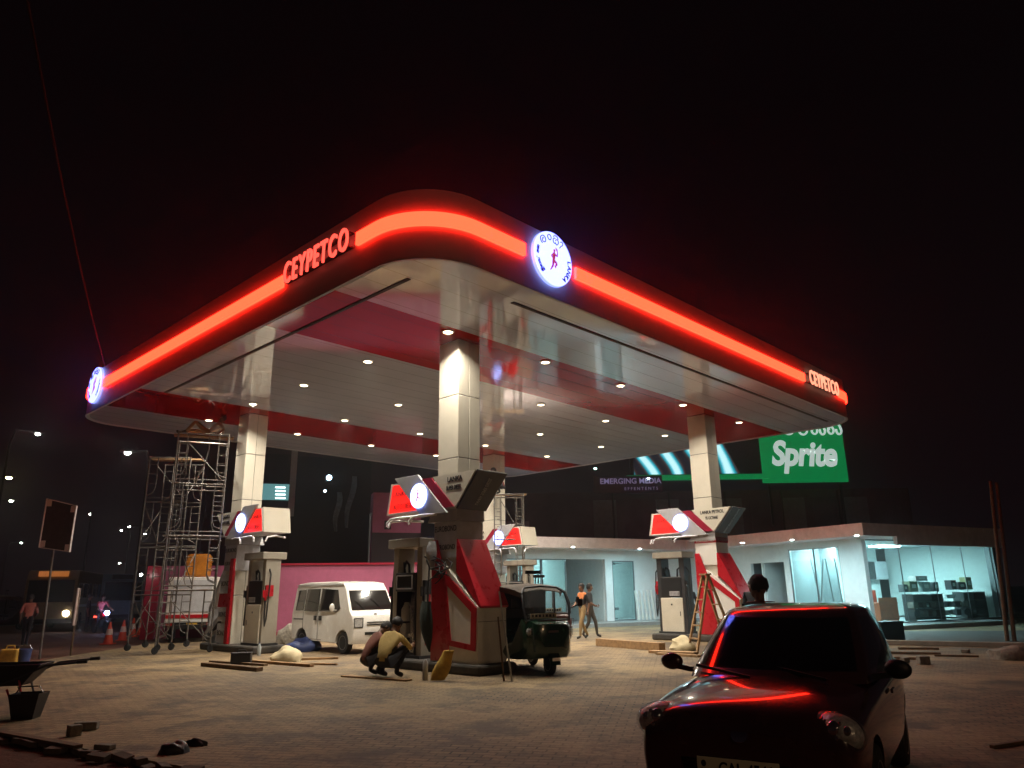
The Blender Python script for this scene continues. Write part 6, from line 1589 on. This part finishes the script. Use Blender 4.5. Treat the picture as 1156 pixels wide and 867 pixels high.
# dark crate and chest behind the car by the shop
t = thing('storage_trunk', 'black trunk standing outside the shop corner behind the dark car', 'trunk', at(1002, 724), 0.46)
b = MB(); b.box((0, 0, 0.26), (0.95, 0.5, 0.5)); b.build('trunk_body', M_BLACK, t, bevel=0.02)
b = MB(); b.box((0, 0, 0.53), (0.98, 0.52, 0.06)); b.build('lid', M_TRIM, t, bevel=0.01)
for k, (u, s, lab) in enumerate((((1043, 750), (0.22, 0.16, 0.16), 'dark block lying right of the dark car'), ((1022, 748), (0.16, 0.12, 0.10), 'small dark block nearest the right rear of the dark car'), ((1090, 737), (0.2, 0.16, 0.08), 'flat dark block before the shop step'))):
    b = MB(); b.box((0, 0, s[2] / 2), s); o = b.build('rubble_block', M_RUBBLE, bevel=0.015); o.location = at(*u) + Vector((0, 0, 0.002)); o.rotation_euler = (0, 0, 0.4 * k); tag(o, lab, 'block')
# bricks and paving scraps along the lower left edge
for k, (u, s, r, lab) in enumerate((((97, 824), (0.26, 0.11, 0.09), 0.2, 'dark brick standing behind another near the paving edge'), ((83, 831), (0.13, 0.12, 0.12), 0.9, 'broken dark brick half right at the paving edge'), ((118, 846), (0.22, 0.09, 0.05), -0.35, 'flat dark brick lying at the paving edge'))):
    b = MB(); b.box((0, 0, s[2] / 2), s); o = b.build('brick', M_RUBBLE, bevel=0.008); o.location = at(*u) + Vector((0, 0, 0.002)); o.rotation_euler = (0, 0, r); tag(o, lab, 'brick')
# ragged edge pavers
rnd = random.Random(3)
edge0 = at(0, 829); edge1 = at(195, 864); ed = (edge1 - edge0); en = Vector((-ed.y, ed.x, 0)).normalized()
M_PAVERS = mat('loose_paver', (0.10, 0.075, 0.055), 0.9, var=0.3, bump=0.4, bscale=20)
pv0 = None
b = MB(); b.box((0, 0, 0), (0.21, 0.105, 0.06)); pv0 = b.build('loose_paver', M_PAVERS, bevel=0.006)
tag(pv0, 'loose dark paver tilted along the ragged paving edge', 'paver', 'loose pavers along the ragged paving edge')
for k in range(14):
    o = pv0 if k == 0 else pv0.copy()
    if k: COL.objects.link(o)
    q = edge0 + ed * (k + rnd.uniform(-0.3, 0.3)) / 12.0 - en * rnd.uniform(-0.02, 0.10)
    o.location = (q.x, q.y, -0.02 + rnd.uniform(-0.02, 0.015)); o.rotation_euler = (rnd.uniform(-.2, .2), rnd.uniform(-.15, .15), math.atan2(ed.y, ed.x) + rnd.uniform(-.4, .4))

# ------------------------------------------------------------------ wheelbarrow, bucket, cans
wb_ = thing('wheelbarrow', 'dark builder\'s wheelbarrow standing at the left edge', 'wheelbarrow', at(14, 806), math.radians(-168))
b = MB(); q = [(-0.36, -0.28, 0.66), (0.5, -0.32, 0.66), (0.5, 0.32, 0.66), (-0.36, 0.28, 0.66), (-0.12, -0.17, 0.38), (0.34, -0.19, 0.38), (0.34, 0.19, 0.38), (-0.12, 0.17, 0.38)]
inn = [(x * 0.94 + 0.005, y * 0.93, z + (0.005 if z > 0.5 else 0.02)) for x, y, z in q]
b.add(q + inn, [(0, 1, 5, 4), (1, 2, 6, 5), (2, 3, 7, 6), (3, 0, 4, 7), (4, 5, 6, 7), (8, 12, 13, 9), (9, 13, 14, 10), (10, 14, 15, 11), (11, 15, 12, 8), (15, 14, 13, 12), (0, 8, 9, 1), (1, 9, 10, 2), (2, 10, 11, 3), (3, 11, 8, 0)])
b.build('tray', M_BLACK, wb_, bevel=0.006)
for sy in (-1, 1):
    b = MB(); b.tube([(0.68, sy * 0.06, 0.20), (0.30, sy * 0.17, 0.36), (-0.1, sy * 0.21, 0.50), (-0.42, sy * 0.25, 0.64), (-0.92, sy * 0.28, 0.68)], 0.018, 8); b.build('handle_bar', M_DARKMET, wb_, smooth=50)
    b = MB(); b.tube([(-0.08, sy * 0.19, 0.48), (-0.22, sy * 0.22, 0.05), (-0.12, sy * 0.22, 0.015), (0.05, sy * 0.19, 0.34)], 0.015, 8); b.build('leg', M_REDPANEL if sy > 0 else M_DARKMET, wb_, smooth=50)
    b = MB(); b.tube([(-0.82, sy * 0.276, 0.675), (-0.95, sy * 0.282, 0.68)], 0.024, 8); b.build('grip', M_RUBBER, wb_)
R = Matrix.Translation((0.72, 0, 0.19)) @ Matrix.Rotation(PI / 2, 4, 'X')
b = MB(); b.lathe([(0.12, -0.04), (0.18, -0.05), (0.19, 0), (0.18, 0.05), (0.12, 0.04)], 18, R); w1 = b.build('tyre', M_TYRE, wb_, smooth=40)
b = MB(); b.lathe([(0.12, -0.03), (0.12, 0.03)], 16, R); b.build('rim', M_RIM, w1)
t = thing('mortar_bucket', 'square black mortar bucket standing before the wheelbarrow', 'bucket', at(29, 811), 0.15)
b = MB(); q = [(-.13, -.12, 0), (.13, -.12, 0), (.13, .12, 0), (-.13, .12, 0), (-.19, -.17, .32), (.19, -.17, .32), (.19, .17, .32), (-.19, .17, .32)]
inn = [(x * .92, y * .92, z + .012 if z < .1 else z) for x, y, z in q]
b.add(q + inn, [(0, 3, 2, 1), (0, 1, 5, 4), (1, 2, 6, 5), (2, 3, 7, 6), (3, 0, 4, 7), (8, 9, 10, 11), (8, 12, 13, 9), (9, 13, 14, 10), (10, 14, 15, 11), (11, 15, 12, 8), (4, 5, 13, 12), (5, 6, 14, 13), (6, 7, 15, 14), (7, 4, 12, 15)])
b.build('bucket_body', M_BLACK, t)
b = MB(); b.tube([(-.18, 0, .30), (-.12, 0, .40), (.12, 0, .40), (.18, 0, .30)], 0.01); b.build('handle', M_STEEL, t)
t = thing('jerrycan', 'yellow jerrycan standing on the bare earth at the left edge', 'jerrycan', at(9, 750) + Vector((0, 0, 0)), 0.2)
b = MB(); b.box((0, 0, 0.18), (0.40, 0.2, 0.36)); b.build('can_body', M_YEL, t, bevel=0.05, segs=3)
b = MB(); b.tube([(-0.1, 0, 0.35), (-0.08, 0, 0.43), (0.08, 0, 0.43), (0.1, 0, 0.35)], 0.02); b.build('handle', M_YEL, t)
b = MB(); b.lathe([(0.035, 0.36), (0.035, 0.42)], 10, Matrix.Translation((0.15, 0, 0))); b.build('cap', M_BLACK, t)
t = thing('paint_pail', 'dark blue pail beside the yellow jerrycan', 'bucket', at(26, 749), 0)
b = MB(); b.lathe([(0.13, 0), (0.16, 0.34), (0.15, 0.345), (0.125, 0.02)], 18); b.build('pail_body', M_BLUET, t, smooth=40)
b = MB(); b.tube([(-.16, 0, .33), (-.1, 0, .43), (.1, 0, .43), (.16, 0, .33)], 0.008); b.build('handle', M_STEEL, t)

# ------------------------------------------------------------------ cones, boards, wires
M_CONE = mat('cone_orange', (0.60, 0.06, 0.02), 0.5, var=0.1); M_CONEW = mat('cone_band', (0.62, 0.50, 0.46), 0.4)
c0 = thing('traffic_cone', '', 'traffic cone', (0, 0, 0), 0, 'orange cones along the road edge')
b = MB(); b.box((0, 0, 0.02), (0.40, 0.40, 0.04)); b.build('base', M_CONE, c0, bevel=0.01)
b = MB(); b.lathe([(0.16, 0.04), (0.035, 0.75), (0.025, 0.76)], 18); b.build('cone_body', M_CONE, c0, smooth=40)
b = MB(); b.lathe([(0.117, 0.32), (0.085, 0.52)], 18); b.v = [Vector((v.x * 1.02, v.y * 1.02, v.z)) for v in b.v]; b.build('reflective_band', M_CONEW, c0, smooth=40)
for k, (u, lab) in enumerate((((122, 725), 'traffic cone furthest left and nearest in its row on the bare earth'), ((138, 721), 'second traffic cone from the left in the row'), ((149, 717), 'third traffic cone from the left in the row'), ((158, 715), 'traffic cone at the right end of the row beside the pink panel'))):
    q = at(*u); q.z = -0.07
    if k == 0: c0.location = q; c0['label'] = lab
    else: dup(c0, q, 0.3 * k, lab)
gp = at(45, 741); tp = atd(66.5, 572, gp.y)
t = thing('board_sign', 'back of a square sign board with pale corners on a leaning pole', 'sign', gp, 0)
v = tp - gp
b = MB(); b.tube([(0, 0, -0.1), tuple(v)], 0.03, 10); b.build('pole', M_GALV, t)
q = [atd(55, 563.5, gp.y) - gp, atd(88, 571.5, gp.y) - gp, atd(80, 623, gp.y) - gp, atd(46, 618, gp.y) - gp]
b = MB(); b.add([p_ + Vector((0, -0.035, 0)) for p_ in q] + [p_ + Vector((0, -0.06, 0)) for p_ in q], [(0, 1, 2, 3), (7, 6, 5, 4), (0, 4, 5, 1), (1, 5, 6, 2), (2, 6, 7, 3), (3, 7, 4, 0)]); bo = b.build('board', mat('board_back', (0.05, 0.045, 0.045), 0.7, var=0.3), t)
b = MB()
for i in range(4): b.bar(q[i] + Vector((0, -0.065, 0)), q[(i + 1) % 4] + Vector((0, -0.065, 0)), 0.075, 0.02)
cen = sum(q, Vector()) / 4
for p_ in q: b.box(p_ + (cen - p_) * 0.16 + Vector((0, -0.072, 0)), (0.16, 0.012, 0.18))
b.build('frame', M_WPANEL, t)
gp = at(80, 737); tp = atd(90, 664, gp.y)
v = tp - gp
t = thing('marker_post', 'short leaning post with a pale board on its upper half', 'post', gp, 0)
b = MB(); b.tube([(0, 0, -0.08), tuple(v)], 0.03, 8); b.build('pole', M_WOODDK, t)
b = MB(); b.bar(v * 0.42 + Vector((0, -0.03, 0)), v * 1.0 + Vector((0, -0.03, 0)), 0.15, 0.03); b.build('board', M_CONEW, t)
# cable running up from the left end of the canopy
a = W(0.3, 15.9, 8.33); e = atd(20, -60, 9.0); 
q = [a.lerp(e, f) + Vector((0, 0, -1.0 * 4 * f * (1 - f) * 0.35)) for f in [k / 14 for k in range(15)]]
b = MB(); b.tube(q, 0.022, 6); o = b.build('overhead_cable', M_RUBBER, smooth=60); tag(o, 'thin overhead cable running up from the left end of the canopy', 'cable')

# ------------------------------------------------------------------ street lamps far away
M_SLW = emit('street_lamp_white', (0.95, 0.97, 0.88), 70.0); M_SLY = emit('street_lamp_yellow', (1.0, 0.85, 0.35), 70.0)
def street_lamp(px, py, y, lab, m, r=0.20, cat='street lamp'):
    p = atd(px, py, y); t = thing('street_lamp', lab, cat, (p.x, p.y, -0.07), math.radians(200 + px))
    b = MB(); b.tube([(1.3, 0, 0), (1.3, 0, p.z * 0.93), (1.1, 0, p.z + 0.12), (0.15, 0, p.z + 0.16)], [0.09, 0.06, 0.05, 0.04], 8); b.build('pole', M_BLACK, t, smooth=60)
    b = MB(); b.box((0, 0, p.z + 0.17), (0.6, 0.26, 0.09)); b.build('head', M_DARKMET, t, bevel=0.02)
    b = MB(); b.ell((0, 0, p.z + 0.10), (r * 0.75, r * 0.55, r * 0.42), 12, 8); b.build('lens', m, t, smooth=60)
LP = [(144, 512, 34, M_SLW, 'white street lamp standing nearest, right of the others and high beside the scaffold'), (10, 540, 42, M_SLY, 'yellow street lamp at the left edge'), (12.6, 566, 52, M_SLW, 'white street lamp just below the yellow one'),
      (102, 581, 60, M_SLW, 'white street lamp right of the square sign board'), (42.6, 490.5, 38, M_SLW, 'small white street lamp highest at the left'), (146, 595, 72, M_SLW, 'brighter of two far street lamps left of the scaffold'),
      (137, 599, 76, M_SLW, 'dimmer of two far street lamps left of the scaffold'), (24, 613, 90, M_SLW, 'far street lamp left of the square sign board, low near the bus'), (163.5, 603, 78, M_SLW, 'far street lamp seen through the lower scaffold'), (135, 636, 84, M_SLW, 'lowest far lamp above the pale blue bus')]
for px, py, y, m, lab in LP: street_lamp(px, py, y, lab, m, 0.20 if px in (144, 10) else (0.16 if y < 61 else 0.15))
p = atd(160, 649, 29.0); f = thing('hoarding_lamp', 'small bright lamp on the end of the narrow pink hoarding panel', 'lamp', p, 0)
b = MB(); b.ell((0, -0.05, 0), (0.05, 0.05, 0.05)); b.build('bulb', M_SLW, f, smooth=60); b = MB(); b.bar((0, -0.02, 0), (0.0, 0.6, 0.02), 0.03, 0.03); b.build('bracket', M_DARKMET, f)

M_ADDLAMP = emit('added_lamp_amber', (1.0, 0.62, 0.34), 1700.0)
tl = thing('street_lamp', 'added unseen amber lamp behind the viewer, lighting the near car', 'street lamp', (7.5, -9.0, -0.07), math.radians(75))  # lamp added out of view to brighten the plate and headlamps of the car
b = MB(); b.tube([(1.3, 0, 0), (1.3, 0, 7.4), (1.1, 0, 8.1), (0.15, 0, 8.16)], [0.09, 0.06, 0.05, 0.04], 8); b.build('pole', M_BLACK, tl, smooth=60)
b = MB(); b.box((0, 0, 8.17), (0.6, 0.26, 0.09)); b.build('head', M_DARKMET, tl, bevel=0.02)
b = MB(); b.ell((0, 0, 8.10), (0.15, 0.11, 0.07), 12, 8); b.build('lens', M_ADDLAMP, tl, smooth=60)

b = MB(); rnd = random.Random(11)
for k in range(5):
    c0_ = Vector((rnd.uniform(-.25, .2), rnd.uniform(-.05, .06), 0.0)); pts = []
    for j in range(9):
        f = j / 8; pts.append(c0_ + Vector((0.28 * math.sin(2.4 * PI * f + k), 0.10 * math.cos(3 * PI * f + k), 0.42 * (1 - f) + 0.08 * math.sin(5 * f + k))))
    b.tube(pts, 0.014, 6)
o = b.build('cable_tangle', M_RUBBER, smooth=60); o.location = island_pt(0, False, 0.05, 0.50, 1.80); o.rotation_euler = (0, 0, RNG); tag(o, 'tangle of black cables hanging on the near casing below the film', 'cables')
# ------------------------------------------------------------------ thin haze added to give the lamps a glow like lens bloom
hm = bpy.data.materials.new('glow_haze'); hm.use_nodes = True
nt = hm.node_tree; nt.nodes.clear()
o_ = nt.nodes.new('ShaderNodeOutputMaterial'); pv = nt.nodes.new('ShaderNodeVolumePrincipled')
pv.inputs['Color'].default_value = (0.9, 0.9, 0.9, 1); pv.inputs['Density'].default_value = 0.0019; pv.inputs['Anisotropy'].default_value = 0.90
nt.links.new(pv.outputs[0], o_.inputs['Volume'])
b = MB(); b.box((-10, 50, 6.5), (180, 150, 15.6)); hz = b.build('haze', hm); struct(hz, 'stuff')
